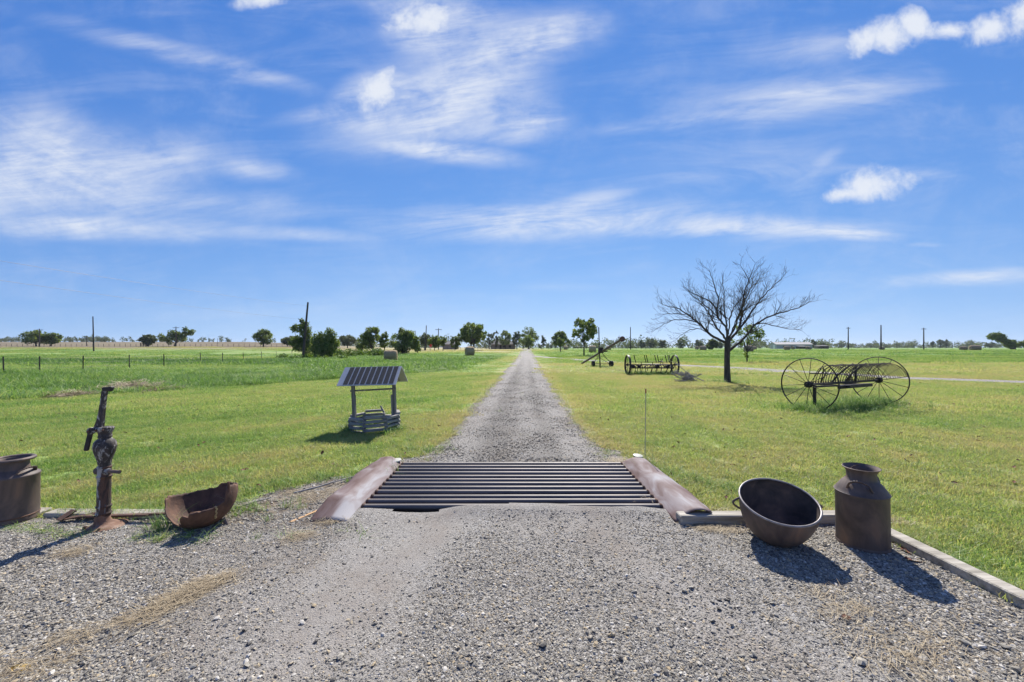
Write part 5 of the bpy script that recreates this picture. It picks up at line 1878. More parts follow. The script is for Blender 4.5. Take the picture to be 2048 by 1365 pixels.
# gate at the end of the lane
gb = G(1012, 196)
t = thing('pipe_gate', 'open pipe gate left of the lane end', 'gate', gb)
for h in (.35, .7, 1.05, 1.4):
    part('rail', MB().tube([(0, 0, h), (4.6, .4, h)], .035, 6), M['post'], t)
for x in (0, 2.3, 4.6):
    part('upright', MB().tube([(x, x * .087, .1), (x, x * .087, 1.5)], .05, 6), M['post'], t)
t = thing('gate_post', 'thick dark post at the right side of the lane end', 'post', G(1066, 196))
part('shaft', MB().box((0, 0, .8), (.35, .35, 1.6), None, .04), M['dark_open'], t)
t = thing('gate_post', 'thick dark post at the left side of the lane end', 'post', G(1034, 196))
part('shaft', MB().box((0, 0, .8), (.35, .35, 1.6), None, .04), M['dark_open'], t)
for k, (u, h, mt, lab) in enumerate([(1070, 2.0, 'white', 'white post nearest the lane end on its right'), (1075, 2.2, 'white', 'white post second from the lane end on its right'), (1083, 1.9, 'post', 'slim dark sign post right of the white posts'), (1098, 2.4, 'post', 'dark lamp-like post between the lane end and staked tree')]):
    t = thing('yard_post', lab, 'post', G(u, 190 - k * 4))
    part('shaft', MB().box((0, 0, h / 2), (.22, .16, h)), M[mt], t)
    part('head', MB().box((0, -.02, h + .12), (.5, .2, .3), None, .03), M[mt], t)

# ------------------------------------------------------------------ buildings
hb0 = G(1006, 212)
t = thing('farmhouse', 'low farmhouse with broad grey shingled roof among the trees at the lane end', 'house', hb0)
part('wall', MB().box((0, 0, 1.3), (13.0, 8, 2.7)), M['house_wall'], t)
rf_ = MB().add([(-7.2, -4.7, 2.55), (7.2, -4.7, 2.55), (7.2, 4.7, 2.55), (-7.2, 4.7, 2.55), (-4.2, 0, 5.3), (3.2, 0, 5.3)], [(0, 1, 5, 4), (1, 2, 5), (2, 3, 4, 5), (3, 0, 4), (3, 2, 1, 0)])
part('roof', rf_, M['house_roof'], t)
for x in (-3.6, 0.6, 3.8):
    part('window', MB().box((x, -4.02, 1.45), (1.3, .06, 1.2)), M['dark_open'], t)
part('door', MB().box((-1.2, -4.02, 1.05), (1.0, .06, 2.1)), M['dark_open'], t)
hb1 = G(902, 185)
t = thing('farmhouse', 'small brick house with grey roof glimpsed left of the big round tree', 'house', hb1)
part('wall', MB().box((0, 0, 1.2), (6.5, 6, 2.4)), M['house_wall'], t)
part('roof', MB().add([(-3.6, -3.4, 2.35), (3.6, -3.4, 2.35), (3.6, 3.4, 2.35), (-3.6, 3.4, 2.35), (-2.0, 0, 3.9), (2.0, 0, 3.9)], [(0, 1, 5, 4), (1, 2, 5), (2, 3, 4, 5), (3, 0, 4), (3, 2, 1, 0)]), M['house_roof'], t)
part('window', MB().box((1.2, -3.02, 1.3), (1.4, .06, 1.0)), M['dark_open'], t)
bb = G(1581, 255)
t = thing('barn', 'long pale metal barn with low gabled roof on the right horizon', 'barn', bb, (0, 0, math.radians(-12)))
L2, W2 = 10.2, 5.0
part('wall', MB().add([(-L2, -W2, 0), (L2, -W2, 0), (L2, W2, 0), (-L2, W2, 0), (-L2, -W2, 2.9), (L2, -W2, 2.9), (L2, W2, 2.9), (-L2, W2, 2.9), (-L2, 0, 4.2), (L2, 0, 4.2)],
     [(0, 1, 5, 4), (1, 2, 6, 9, 5), (2, 3, 7, 6), (3, 0, 4, 8, 7)]), M['wall_metal'], t)
part('roof', MB().add([(-L2 - .4, -W2 - .5, 2.85), (L2 + .4, -W2 - .5, 2.85), (L2 + .4, 0, 4.35), (-L2 - .4, 0, 4.35), (-L2 - .4, W2 + .5, 2.85), (L2 + .4, W2 + .5, 2.85)], [(0, 1, 2, 3), (3, 2, 5, 4)]), M['roof_metal'], t)
part('door', MB().box((-L2 - .04, -1.5, 1.3), (.08, 2.6, 2.6)), M['white'], t)
for x in (-6, -1.5, 6):
    part('window', MB().box((x, -W2 - .03, 1.4), (1.1, .06, 1.0)), M['dark_open'], t)
for u, y, w, h, lab, mt in [(1603, 238, 4.4, 1.5, 'low dark brown shed in front of the right end of the barn', 'dark_open'), (1640, 262, 6.0, 1.8, 'low brick-red shed right of the barn under a small tree', 'house_wall'), (1649.5, 258, 3.0, 1.9, 'dark small shed farthest right of the barn sheds', 'dark_open')]:
    t = thing('shed', lab, 'shed', G(u, y))
    part('wall', MB().box((0, 0, h / 2), (w, 3, h)), M[mt], t)
    part('roof', MB().add([(-w / 2 - .2, -1.8, h), (w / 2 + .2, -1.8, h), (w / 2 + .2, 1.8, h + .5), (-w / 2 - .2, 1.8, h + .5)], [(0, 1, 2, 3)]), M['house_roof'], t)

# ------------------------------------------------------------------ scattered ground cover


def scatter(name, sources, mat, pos, rot, scl, tone, label, cat, pick=None):
    """one object: copies of small meshes set at points"""
    coll = bpy.data.collections.new(name + '_kinds')
    for i, me in enumerate(sources):
        o = bpy.data.objects.new('%s_%02d' % (me.name, i), me)
        if not me.materials:
            me.materials.append(mat)
        coll.objects.link(o)
    me = bpy.data.meshes.new(name)
    N = len(pos)
    me.vertices.add(N)
    me.vertices.foreach_set('co', np.asarray(pos, np.float32).ravel())
    for nm, ty, key, arr in (('rot', 'FLOAT_VECTOR', 'vector', rot), ('scl', 'FLOAT_VECTOR', 'vector', scl), ('tone', 'FLOAT', 'value', tone), ('pick', 'INT', 'value', rng.integers(0, len(sources), N) if pick is None else pick)):
        a = me.attributes.new(nm, ty, 'POINT')
        a.data.foreach_set(key, np.asarray(arr, np.int32 if ty == 'INT' else np.float32).ravel())
    o = link(name, me)
    ng = bpy.data.node_groups.new(name, 'GeometryNodeTree')
    ng.interface.new_socket('Geometry', in_out='INPUT', socket_type='NodeSocketGeometry')
    ng.interface.new_socket('Geometry', in_out='OUTPUT', socket_type='NodeSocketGeometry')
    gi = ng.nodes.new('NodeGroupInput')
    go = ng.nodes.new('NodeGroupOutput')
    ci = ng.nodes.new('GeometryNodeCollectionInfo')
    ci.inputs['Collection'].default_value = coll
    ci.inputs['Separate Children'].default_value = True
    ci.inputs['Reset Children'].default_value = True
    ip = ng.nodes.new('GeometryNodeInstanceOnPoints')
    ip.inputs['Pick Instance'].default_value = True

    def na(nm, ty):
        n = ng.nodes.new('GeometryNodeInputNamedAttribute')
        n.data_type = ty
        n.inputs['Name'].default_value = nm
        return n.outputs['Attribute']
    ng.links.new(gi.outputs[0], ip.inputs['Points'])
    ng.links.new(ci.outputs[0], ip.inputs['Instance'])
    ng.links.new(na('pick', 'INT'), ip.inputs['Instance Index'])
    ng.links.new(na('rot', 'FLOAT_VECTOR'), ip.inputs['Rotation'])
    ng.links.new(na('scl', 'FLOAT_VECTOR'), ip.inputs['Scale'])
    ng.links.new(ip.outputs[0], go.inputs[0])
    md = o.modifiers.new('scatter', 'NODES')
    md.node_group = ng
    return tag(o, label, cat, kind='stuff')


def blades(name, n, size, h, w, seed, bend=.5, seg=2, clump=False, hvar=.35):
    """a patch of grass blades, each a thin tapering bent strip"""
    rs = np.random.default_rng(seed)
    if clump:
        base = rs.normal(0, size * .28, (n, 2))
    else:
        base = rs.uniform(-size / 2, size / 2, (n, 2))
    a = rs.uniform(0, 2 * PI, n)
    hh = h * np.clip(rs.normal(1, hvar, n), .3, 2)
    ww = w * rs.uniform(.6, 1.3, n)
    be = bend * rs.uniform(.2, 1.4, n)
    dirx, diry = np.cos(a), np.sin(a)
    ta = a + rs.uniform(.6, 2.4, n)
    tx, ty = np.cos(ta), np.sin(ta)
    rows = []
    for s in range(seg + 1):
        t = s / seg
        off = be * hh * t ** 1.8
        z = hh * (t - .28 * be * t ** 2.2)
        wd = ww * (1 - .85 * t ** 1.3)
        for sg in (-1, 1):
            rows.append(np.stack([base[:, 0] + dirx * off + sg * tx * wd / 2, base[:, 1] + diry * off + sg * ty * wd / 2, z], 1))
    v = np.stack(rows, 1).reshape(-1, 3)
    k = 2 * (seg + 1)
    f = []
    i0 = np.arange(n) * k
    for s in range(seg):
        f.append(np.stack([i0 + 2 * s, i0 + 2 * s + 1, i0 + 2 * s + 3, i0 + 2 * s + 2], 1))
    me = new_mesh(name, v, f)
    at_ = me.attributes.new('blade', 'FLOAT', 'POINT')
    at_.data.foreach_set('value', np.repeat(np.clip(rs.normal(.42, .26, n), 0, 1), k).astype(np.float32))
    return me


def view_points(n, y0, y1, amax=1.42, power=1.0):
    """points on the land spread over the area in view"""
    y = np.sqrt(rng.uniform(y0 ** 2, y1 ** 2, n)) if power == 1.0 else y0 * (y1 / y0) ** rng.uniform(0, 1, n)
    a = rng.uniform(-amax, amax, n)
    return a * y, y


def put(x, y, dz=0.0):
    return np.stack([x, y, hgt(x, y) + dz], 1)


def std(n, s0, s1, tilt=.06):
    r = np.stack([rng.normal(0, tilt, n), rng.normal(0, tilt, n), rng.uniform(0, 2 * PI, n)], 1)
    s = rng.uniform(s0, s1, n)
    return r, np.stack([s, s, s * rng.uniform(.75, 1.25, n)], 1)


# mown lawn, close
src = [blades('lawn_patch', 230, .26, .034, .0058, 200 + i, .9, hvar=.45) for i in range(6)]
x, y = view_points(8200, 2.1, 9.5)
gmk = gravel_mask(x, y)
k = (gmk < -.07)
k &= (x > tall_edge(y) - .2) | (y < 9)
x, y = x[k], y[k]
r, s = std(len(x), .85, 1.3)
scatter('lawn_grass', src, M['grass'], put(x, y), r, s, tone_fn(x, y), 'short mown grass of the lawns near the viewer', 'grass')
src = [blades('lawn_patch', 240, .62, .042, .009, 210 + i, .8) for i in range(5)]
x, y = view_points(13500, 9.0, 24)
k = (gravel_mask(x, y) < -.12) & (x > tall_edge(y) - .2)
x, y = x[k], y[k]
r, s = std(len(x), .85, 1.3)
scatter('lawn_grass', src, M['grass'], put(x, y), r, s, tone_fn(x, y), 'short mown grass further along both lawns', 'grass')
src = [blades('field_patch', 260, 1.6, .07, .026, 220 + i, .8) for i in range(5)]
x, y = view_points(9500, 23, 64, 1.45)
k = (gravel_mask(x, y) < -.4) & ((x > tall_edge(y) - .4) | (y > 30))
x, y = x[k], y[k]
r, s = std(len(x), .8, 1.35)
s[:, 2] *= .7 + 1.3 * (fbm(x * .25, y * .5, 90) > .55) * ((y > 34) & (x > road_c(y) + 4))
scatter('field_grass', src, M['grass'], put(x, y), r, s, tone_fn(x, y), 'grass of the fields beyond the lawns', 'grass')
src = [blades('field_patch', 200, 4.0, .16, .07, 226 + i, .7, clump=True) for i in range(4)]
x, y = view_points(5200, 60, 150, 1.5)
k = (gravel_mask(x, y) < -1.0) & ((fbm(x * .05, y * .22, 91) > .5) | (x > 0))
x, y = x[k], y[k]
r, s = std(len(x), .6, 1.3, .03)
s[:, 2] *= .8
scatter('field_grass', src, M['grass'], put(x, y), r, s, np.clip(tone_fn(x, y) - .08, 0, 1), 'scattered taller grass of the far fields', 'grass')
# rough tall grass left of the mown lawn
src = [blades('weed_clump', 70, .62, .20, .017, 230 + i, .85, 4, True) for i in range(6)]
x, y = view_points(16000, 10.5, 33, 1.5)
e = tall_edge(y) + (fbm(y * .9, x * .3, 92) - .5) * .9
dens = .35 + .65 * sst(.38, .62, fbm(x * .3, y * .5, 93)) + .5 * np.exp(-np.abs(x - e) / 1.3)
k = (x < e) & (rng.uniform(0, 1, len(x)) < dens) & (rng.uniform(0, 1, len(x)) < sst(33, 24, y) + .35)
x, y = x[k], y[k]
r, s = std(len(x), .65, 1.25, .12)
hv = .25 + 1.25 * fbm(x * .35, y * .6, 94)
s[:, 2] *= hv * np.where(y > 24, .65, 1.0)
scatter('tall_weeds', src, M['tallgrass'], put(x, y), r, s, np.clip(.15 + (fbm(x * .4, y * .7, 95) - .5) * .6 + .22 * sst(24, 29, y), 0, 1), 'rank tall green grass along the left edge of the mown lawn', 'grass')
src = [blades('weed_clump', 90, 1.7, .24, .05, 240 + i, .8, 3, True) for i in range(4)]
x, y = view_points(7500, 26, 66, 1.5)
k = (x < tall_edge(y)) & ((x / y > -.55) & (fbm(x * .12, y * .3, 96) > .52) | (x / y < -.5) & (np.abs(y - 41 - 4 * (fbm(x * .2, 0 * y, 5) - .5)) < 6.5) | (fbm(x * .2, y * .5, 97) > .62))
x, y = x[k], y[k]
r, s = std(len(x), .6, 1.1, .1)
s[:, 2] *= np.where(y > 50, .6, 1.0)
scatter('tall_weeds', src, M['tallgrass'], put(x, y), r, s, np.clip(tone_fn(x, y) * .7 - .03, 0, 1), 'tufted green grass of the left pasture', 'grass')

# unmown tufts under the implements, round scrap iron, on lane edges
pts = []


def tuft(cx, cy, rx_, ry_, n, hs, tn, jit=.1):
    for i in range(n):
        pts.append((cx + rng.normal(0, rx_), cy + rng.normal(0, ry_), hs * rng.uniform(.6, 1.25), tn + rng.normal(0, jit)))


for q in np.linspace(-.1, 1.08, 16):
    c = Lw + axd * q
    tuft(c[0], c[1] - .05, .28, .28, 26, .95, .17)
    tuft(c[0] + .2, c[1] - .5, .35, .3, 8, .5, .2)
for q in np.linspace(-1.3, 1.35, 12):
    tuft(CX + q, CY - .1, .16, .28, 20, 1.0, .06)
tuft(TB.x, TB.y, .35, .3, 40, .7, .15)
for q in np.linspace(-.5, .5, 7):
    tuft(-2.68 + q, 7.6, .1, .3, 8, .6, .15)
tuft(7.3, AY, .5, .3, 40, .9, .1)
for (u, v) in [(781, 722), (939, 713), (1185, 706)]:
    p = P(u, v)
    tuft(p.x, p.y - .6, .7, .15, 16, 1.2, .1)
sp_ = P(1515, 752)
tuft(sp_.x, sp_.y + .5, .7, .1, 20, .9, .08)
for (u, v) in [(350, 735), (300, 708), (430, 712)]:
    p = P(u, v)
    tuft(p.x, p.y, 4, .6, 60, 1.3, .1)
pts_a = np.array(pts)
src = [blades('weed_clump', 34, .22, .19, .008, 250 + i, .75, 3, True) for i in range(5)]
r, s = std(len(pts_a), .8, 1.2, .15)
s[:, 2] = pts_a[:, 2]
scatter('grass_tufts', src, M['tallgrass'], put(pts_a[:, 0], pts_a[:, 1]), r, s, np.clip(pts_a[:, 3], 0, 1), 'unmown grass left standing under the old implements and trees', 'grass')

pts = []
tuft(-2.9, 3.24, .10, .04, 8, .4, .35)
tuft(-2.65, 3.20, .12, .04, 5, .4, .4)
tuft(-3.06, 3.42, .03, .05, 9, .9, .3)
tuft(-3.93, 3.70, .08, .05, 14, .8, .4)
tuft(-3.35, 3.75, .5, .06, 40, .7, .2)
tuft(-2.6, 3.85, .25, .12, 30, .6, .25)
for q in np.linspace(-4.45, -3.65, 12):
    tuft(q, 3.28 - .25 * (q + 3.65), .03, .03, 2, .22, .35)
tuft(-2.25, 3.25, .4, .06, 6, .3, .3)
tuft(1.85, 5.35, .12, .12, 24, .5, .12)
for q in np.linspace(1.75, 2.6, 14):
    tuft(q, 4.2 + (2.6 - q) * 1.1, .05, .1, 6, .55, .18)
for q in np.linspace(-3.4, -1.6, 16):
    tuft(q, 4.1 + .9 * (q + 3.4) / 1.8, .08, .1, 7, .55, .2)
tuft(-1.35, 6.0, .2, .15, 24, .6, .12)
for q in np.linspace(1.9, 3.1, 20):
    tuft(q, 3.66, .03, .04, 5, .3, .7)
for q in np.linspace(.6, 3.5, 40):
    tuft(3.27, q, .03, .04, 5, .35, .4)
for q in np.linspace(5.5, 20, 120):
    for sg in (-1, 1):
        xx = float(road_c(q) + sg * (road_w(q) + .02))
        tuft(xx, q, .09, .1, 3, .32, .55, .2)
for q in range(520):
    yq = 3.9 * (16 / 3.9) ** rng.uniform()
    xq = rng.uniform(-1.3, 1.3) * yq
    if gravel_mask(np.array([xq]), np.array([yq]))[0] < -.2 and xq > tall_edge(yq):
        tuft(xq, yq, .06, .06, 2, rng.uniform(.35, .6), float(rng.choice([.12, .3, .75])), .1)
for yq in (6.9, 9.5, 13, 14.2):
    tuft(.12 + rng.normal(0, .25), yq, .06, .1, 6, .22, .35)
for q in range(30):
    tuft(rng.uniform(.2, .5), rng.uniform(11, 26), .04, .05, 3, .3, .45)
pts_a = np.array(pts)
src = [blades('tuft', 16, .10, .13, .0045, 260 + i, .9, 4, True) for i in range(6)]
r, s = std(len(pts_a), .7, 1.2, .2)
s[:, 2] = pts_a[:, 2]
scatter('grass_tufts', src, M['tallgrass'], put(pts_a[:, 0], pts_a[:, 1], .01), r, s, np.clip(pts_a[:, 3], 0, 1), 'stray weeds by the scrap iron, edging and lane verges', 'grass')

# ------------------------------------------------------------------ dry straw and hay
m, nt, b = newmat('straw')
at_ = nt.nodes.new('ShaderNodeAttribute')
at_.attribute_name = 'blade'
c = ramp(nt, at_.outputs['Fac'], [(0, (.13, .092, .052)), (.5, (.31, .235, .135)), (1, (.50, .415, .27))])
nt.links.new(c, b.inputs['Base Color'])
b.inputs['Roughness'].default_value = .7
M['straw'] = m


def straw_mesh(name, n, lx, ly, lz, L, w, seed, ang=None):
    rs = np.random.default_rng(seed)
    c_ = np.stack([rs.normal(0, lx, n), rs.normal(0, ly, n), np.abs(rs.normal(0, lz, n))], 1)
    a = rs.uniform(0, PI, n) if ang is None else rs.normal(ang, .45, n)
    ll = L * rs.uniform(.4, 1.3, n)
    e = rs.normal(0, .12, n)
    d = np.stack([np.cos(a), np.sin(a), e], 1) * ll[:, None] / 2
    sd = np.stack([-np.sin(a), np.cos(a), 0 * a], 1) * (w * rs.uniform(.6, 1.2, n))[:, None] / 2
    mid = c_ + np.array([0, 0, 1]) * (.04 * ll)[:, None] + sd * rs.normal(0, 3, n)[:, None]
    v = np.stack([c_ - d - sd, c_ - d + sd, mid + sd, mid - sd, c_ + d + sd * .4, c_ + d - sd * .4], 1).reshape(-1, 3)
    v[:, 2] = np.maximum(v[:, 2], .002)
    i0 = np.arange(n) * 6
    me = new_mesh(name, v, [np.stack([i0, i0 + 1, i0 + 2, i0 + 3], 1), np.stack([i0 + 3, i0 + 2, i0 + 4, i0 + 5], 1)])
    a_ = me.attributes.new('blade', 'FLOAT', 'POINT')
    a_.data.foreach_set('value', np.repeat(np.clip(rs.normal(.5, .28, n), 0, 1), 6).astype(np.float32))
    return me


src = [straw_mesh('straw_wisp', 20, .06, .04, .006, .095, .0024, 300 + i, .55) for i in range(5)]
pp = []
A_, B_ = P(40, 1350), P(470, 1150)
for i in range(210):
    t_ = rng.uniform(-.15, 1)
    c_ = A_.lerp(B_, t_)
    wdt = .125 * (1.15 - t_)
    if vnoise(np.array([t_ * 7]), np.array([2.2]), 8)[0] < .22 or vnoise(np.array([t_ * 19]), np.array([4.2]), 9)[0] < .25:
        continue
    pp.append((c_.x + rng.normal(0, wdt), c_.y + rng.normal(0, wdt * .55)))
for (u, v, rx_, ry_, n) in [(1700, 1215, .16, .08, 12), (1830, 1290, .24, .12, 16), (1900, 1340, .2, .1, 10), (600, 1075, .06, .03, 14), (1415, 1058, .06, .02, 22), (1440, 1062, .1, .02, 14), (660, 1045, .05, .03, 14), (600, 1000, .18, .12, 40), (690, 985, .1, .1, 20), (150, 1110, .07, .03, 12), (1240, 925, .09, .07, 50), (835, 928, .07, .02, 16),
                            (1300, 1000, .01, .01, 2), (1500, 1030, .3, .03, 30), (1780, 1040, .04, .06, 10)]:
    c_ = P(u, v)
    for i in range(n):
        pp.append((c_.x + rng.normal(0, rx_), c_.y + rng.normal(0, ry_)))
pp = np.array(pp)
r, s = std(len(pp), .6, 1.2, .05)
r[:, 2] = rng.normal(.1, .6, len(pp))
zz_ = np.where(gravel_mask(pp[:, 0], pp[:, 1]) > 0, fore_z(pp[:, 0], pp[:, 1]) + .006, .02)
scatter('dry_straw', src, M['straw'], np.stack([pp[:, 0], pp[:, 1], zz_], 1), r, s, np.zeros(len(pp)), 'wisps of dry straw lying on the gravel and soil', 'straw')
src = [straw_mesh('straw_wisp', 50, .15, .10, .03, .26, .010, 320 + i) for i in range(4)]
pp = []
for (u0, v0, u1, v1, h, n) in [(225, 780, 300, 781, .20, 60), (110, 796, 170, 792, .05, 26), (300, 783, 345, 781, .03, 12)]:
    a_, b_ = P(u0, v0), P(u1, v1)
    for i in range(n):
        t_ = rng.uniform(0, 1)
        c_ = a_.lerp(b_, t_)
        pp.append((c_.x, c_.y + rng.normal(0, .35), h * rng.uniform(.3, 1) * (math.sin(PI * min(.98, t_ * .9 + .1)) ** .6)))
pp = np.array(pp)
r, s = std(len(pp), .8, 1.2, .25)
scatter('hay_heap', src, M['straw'], np.stack([pp[:, 0], pp[:, 1], hgt(pp[:, 0], pp[:, 1]) + pp[:, 2]], 1), r, s, np.zeros(len(pp)), 'heaps of raked dry hay in the tall grass behind the hand pump', 'hay')

# ------------------------------------------------------------------ loose gravel
ICO_V = []
ph = (1 + 5 ** .5) / 2
for a_, b_ in ((1, ph), (-1, ph), (1, -ph), (-1, -ph)):
    ICO_V += [(0, a_, b_), (a_, b_, 0), (b_, 0, a_)]
ICO_V = np.array(ICO_V) / math.hypot(1, ph)


def hull_faces(v):
    import bmesh
    bm = bmesh.new()
    for p in v:
        bm.verts.new(p)
    bm.verts.ensure_lookup_table()
    bmesh.ops.convex_hull(bm, input=bm.verts)
    me = bpy.data.meshes.new('stone')
    for q in [q for q in bm.verts if not q.link_faces]:
        bm.verts.remove(q)
    bm.to_mesh(me)
    bm.free()
    return me


def stone_mesh(seed):
    rs = np.random.default_rng(seed)
    v = ICO_V * rs.uniform(.62, 1.1, (12, 1)) + rs.normal(0, .14, (12, 3))
    v = v * np.array([rs.uniform(.85, 1.2), rs.uniform(.65, .95), rs.uniform(.34, .58)])
    return hull_faces(v)


m, nt, b = newmat('limestone_chips')
oi = nt.nodes.new('ShaderNodeObjectInfo')
c = ramp(nt, oi.outputs['Random'], [(0, (.10, .09, .078)), (.25, (.20, .186, .160)), (.5, (.285, .265, .224)), (.70, (.365, .338, .285)), (.83, (.42, .33, .20)), (.9, (.46, .432, .38)), (1, (.56, .53, .475))])
t = nt.nodes.new('ShaderNodeTexCoord')
nz = nt.nodes.new('ShaderNodeTexNoise')
nz.inputs['Scale'].default_value = 2.2
nz.inputs['Detail'].default_value = 5
nt.links.new(t.outputs['Object'], nz.inputs['Vector'])
mx = nt.nodes.new('ShaderNodeMix')
mx.data_type = 'RGBA'
mx.blend_type = 'MULTIPLY'
mx.inputs[0].default_value = 1
nt.links.new(c, mx.inputs['A'])
cc = ramp(nt, nz.outputs['Fac'], [(.3, (.7, .68, .65)), (.7, (1.15, 1.14, 1.12))])
nt.links.new(cc, mx.inputs['B'])
ia = nt.nodes.new('ShaderNodeAttribute')
ia.attribute_name = 'tone'
ia.attribute_type = 'INSTANCER'
mi = nt.nodes.new('ShaderNodeMix')
mi.data_type = 'RGBA'
mi.blend_type = 'MULTIPLY'
nt.links.new(ia.outputs['Fac'], mi.inputs[0])
nt.links.new(mx.outputs['Result'], mi.inputs['A'])
mi.inputs['B'].default_value = (.66, .65, .64, 1)
nt.links.new(mi.outputs['Result'], b.inputs['Base Color'])
b.inputs['Roughness'].default_value = .85
b.inputs['Specular IOR Level'].default_value = .3
M['stone'] = m
stones = [stone_mesh(400 + i) for i in range(14)]

N = 210000
y = 1.75 + (3.72 - 1.75) * rng.uniform(0, 1, N) ** 1.25
a = rng.uniform(-1.36, 1.36, N)
x = a * y
g = gravel_mask(x, y)
loose = sst(.36, .66, fbm(x * 1.1, y * .4, 61))           # wheel-packed strips keep few loose stones
side = sst(1.2, 2.3, np.abs(x - .2))
pk = packed_fn(x, y)
dens = np.clip((.06 + .72 * loose + .5 * side) * (1 - .60 * pk) + .06, 0, 1)
k = (g > .0) & (rng.uniform(0, 1, N) < dens) & ~((np.abs(x) > 1.46) & (np.abs(x) < 1.88) & (y > 3.52))
x, y, loose, side = x[k], y[k], loose[k], side[k]
n = len(x)
sz = np.exp(rng.normal(math.log(.0043), .42, n)) * (1 + .42 * side * (x > 0) + .12 * side + .2 * loose)
sz = np.clip(sz, .0028, .016)
r = np.stack([rng.normal(0, .35, n), rng.normal(0, .35, n), rng.uniform(0, 2 * PI, n)], 1)
z = fore_z(x, y) + sz * .12
scatter('loose_gravel', stones, M['stone'], np.stack([x, y, z], 1), r, np.repeat(sz[:, None], 3, 1), np.zeros(n), 'loose crushed limestone of the forecourt', 'gravel')
# gravel of the lane beyond the guard
N = 56000
y = 5.32 * (32 / 5.32) ** (rng.uniform(0, 1, N) ** 1.15)
x = road_c(y) + rng.uniform(-1.9, 1.9, N)
g = gravel_mask(x, y)
k = (g > -.03) & (rng.uniform(0, 1, N) < sst(32, 9, y))
x, y = x[k], y[k]
n = len(x)
off_ = np.abs(x - road_c(y))
sz = np.clip(np.exp(rng.normal(math.log(.0072), .42, n)), .0035, .02) * (1 + .02 * (y - 5))
u_ = off_ / (road_w(y) + .45)
z = hgt(x, y) + .012 + .0003 * y + .035 * (1 - np.clip(off_ / 1.3, 0, 1) ** 2) - .02 * (np.exp(-((x - road_c(y) - .72) / .22) ** 2) + np.exp(-((x - road_c(y) + .72) / .22) ** 2)) * sst(5.3, 7, y)
r = np.stack([rng.normal(0, .35, n), rng.normal(0, .35, n), rng.uniform(0, 2 * PI, n)], 1)
scatter('loose_gravel', stones, M['stone'], np.stack([x, y, z + sz * .1], 1), r, np.repeat(sz[:, None], 3, 1), dark_fn(x, y), 'loose crushed limestone on the lane beyond the cattle guard', 'gravel')
# gravelly soil left of the guard
N = 5000
x = rng.uniform(-3.4, -1.7, N)
y = rng.uniform(3.55, 5.1, N)
k = (gravel_mask(x, y) > -.1) & (rng.uniform(0, 1, N) < sst(5.2, 3.7, y))
x, y = x[k], y[k]
n = len(x)
sz = np.clip(np.exp(rng.normal(math.log(.008), .45, n)), .004, .022)
r = np.stack([rng.normal(0, .35, n), rng.normal(0, .35, n), rng.uniform(0, 2 * PI, n)], 1)
scatter('loose_gravel', stones, M['stone'], np.stack([x, y, fore_z(x, y) + sz * .2], 1), r, np.repeat(sz[:, None], 3, 1), np.zeros(n), 'scattered stones on the bare soil left of the guard', 'gravel')

# the larger stones, one by one
big = [(1086, 1300, .030), (1140, 1290, .016), (1180, 1284, .021), (1188, 1270, .018), (1198, 1288, .022), (1222, 1279, .019), (927, 1143, .017), (1180, 1117, .018), (1184, 1125, .017), (1252, 1155, .017), (1268, 1187, .020), (1290, 1182, .019), (1316, 1176, .019), (1345, 1163, .020), (1368, 1185, .022), (1382, 1178, .022), (1370, 1158, .016), (1240, 1325, .022), (1284, 1335, .020), (1332, 1349, .019), (986, 1297, .019), (920, 1342, .018), (948, 1340, .018), (306, 1323, .020), (250, 1335, .019), (680, 1317, .022), (494, 1337, .018), (55, 1256, .02), (265, 1277, .022), (230, 1272, .018), (435, 1243, .018), (1722, 1331, .034), (1870, 1310, .024), (1928, 1290, .026), (2010, 1300, .03), (2030, 1345, .028), (1950, 1250, .022), (1820, 1245, .02), (1660, 1235, .021), (1743, 1243, .020), (1848, 1322, .022), (1990, 1225, .02), (1530, 1165, .02), (1600, 1175, .018), (1640, 1105, .02), (505, 1010, .022)]
rs = np.random.default_rng(55)
bl_list = [(P(u, v), s_) for u, v, s_ in big]
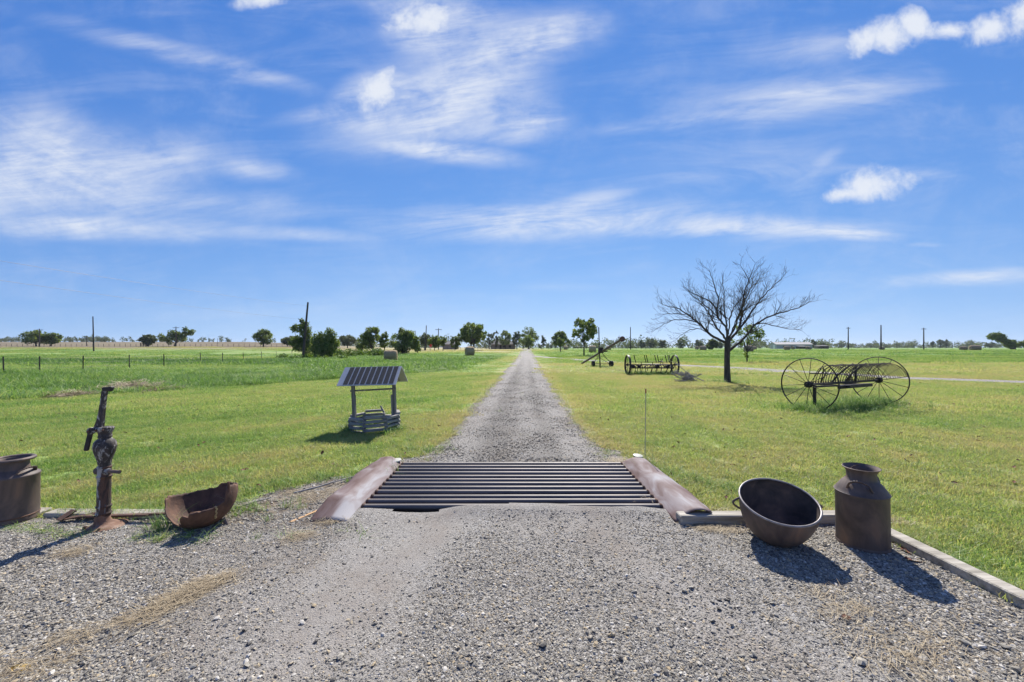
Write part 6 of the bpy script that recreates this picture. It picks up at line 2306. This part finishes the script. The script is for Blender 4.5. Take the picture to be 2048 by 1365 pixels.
while len(bl_list) < 290:
    q = rs.uniform()
    yb = 1.8 + 1.85 * rs.uniform() ** 1.1
    if q < .45:
        xb = rs.uniform(1.1, 3.0)
    elif q < .8:
        xb = -rs.uniform(1.2, 1.35 * yb)
    else:
        xb = rs.uniform(-1.2, 1.3)
    if abs(xb) / yb > 1.33 or gravel_mask(np.array([xb]), np.array([yb]))[0] < .05 or (1.4 < abs(xb) < 1.9 and yb > 3.5):
        continue
    bl_list.append((Vector((xb, yb, 0)), rs.uniform(.0105, .0165) * (1.15 if yb < 2.6 and abs(xb) > 1 else 1)))
for i, (p, s_) in enumerate(bl_list):
    o = bpy.data.objects.new('stone', stones[i % 14])
    COL.objects.link(o)
    o.parent = forecourt
    zb = float(fore_z(p.x, p.y)) if gravel_mask(np.array([p.x]), np.array([p.y]))[0] > 0 else .015
    o.location = (p.x, p.y, zb + s_ * .35)
    o.rotation_euler = (rs.normal(0, .3), rs.normal(0, .3), rs.uniform(0, 6.28))
    o.scale = (s_, s_, s_)

# fallen leaves and bits of bark on the lawns
N = 260
y = 3.9 * (20 / 3.9) ** rng.uniform(0, 1, N)
x = rng.uniform(-1.35, 1.35, N) * y
k = (gravel_mask(x, y) < -.1) & (x > tall_edge(y))
x, y = x[k], y[k]
n = len(x)
r = np.stack([rng.normal(0, .5, n), rng.normal(0, .5, n), rng.uniform(0, 2 * PI, n)], 1)
sc = rng.uniform(.5, 1.1, n) * (.7 + .03 * y)
scatter('lawn_litter', [leaf_mesh()], M['leafred'], put(x, y, .035), r, np.repeat(sc[:, None], 3, 1), np.zeros(n), 'small dead leaves lying about on the mown lawns', 'leaves')

# ------------------------------------------------------------------ summer haze over the plain
hv = MB().box((0, 1450, 20), (7600, 3900, 44))
hz = part('haze', hv, None, None)
hm2 = bpy.data.materials.new('thin_haze')
hm2.use_nodes = True
hm2.node_tree.nodes.clear()
pv = hm2.node_tree.nodes.new('ShaderNodeVolumePrincipled')
pv.inputs['Color'].default_value = (.80, .88, 1.0, 1)
pv.inputs['Density'].default_value = .00011
pv.inputs['Anisotropy'].default_value = .2
ho = hm2.node_tree.nodes.new('ShaderNodeOutputMaterial')
hm2.node_tree.links.new(pv.outputs[0], ho.inputs['Volume'])
hz.data.materials.append(hm2)
tag(hz, 'thin pale summer haze over the plain', 'haze', kind='stuff')
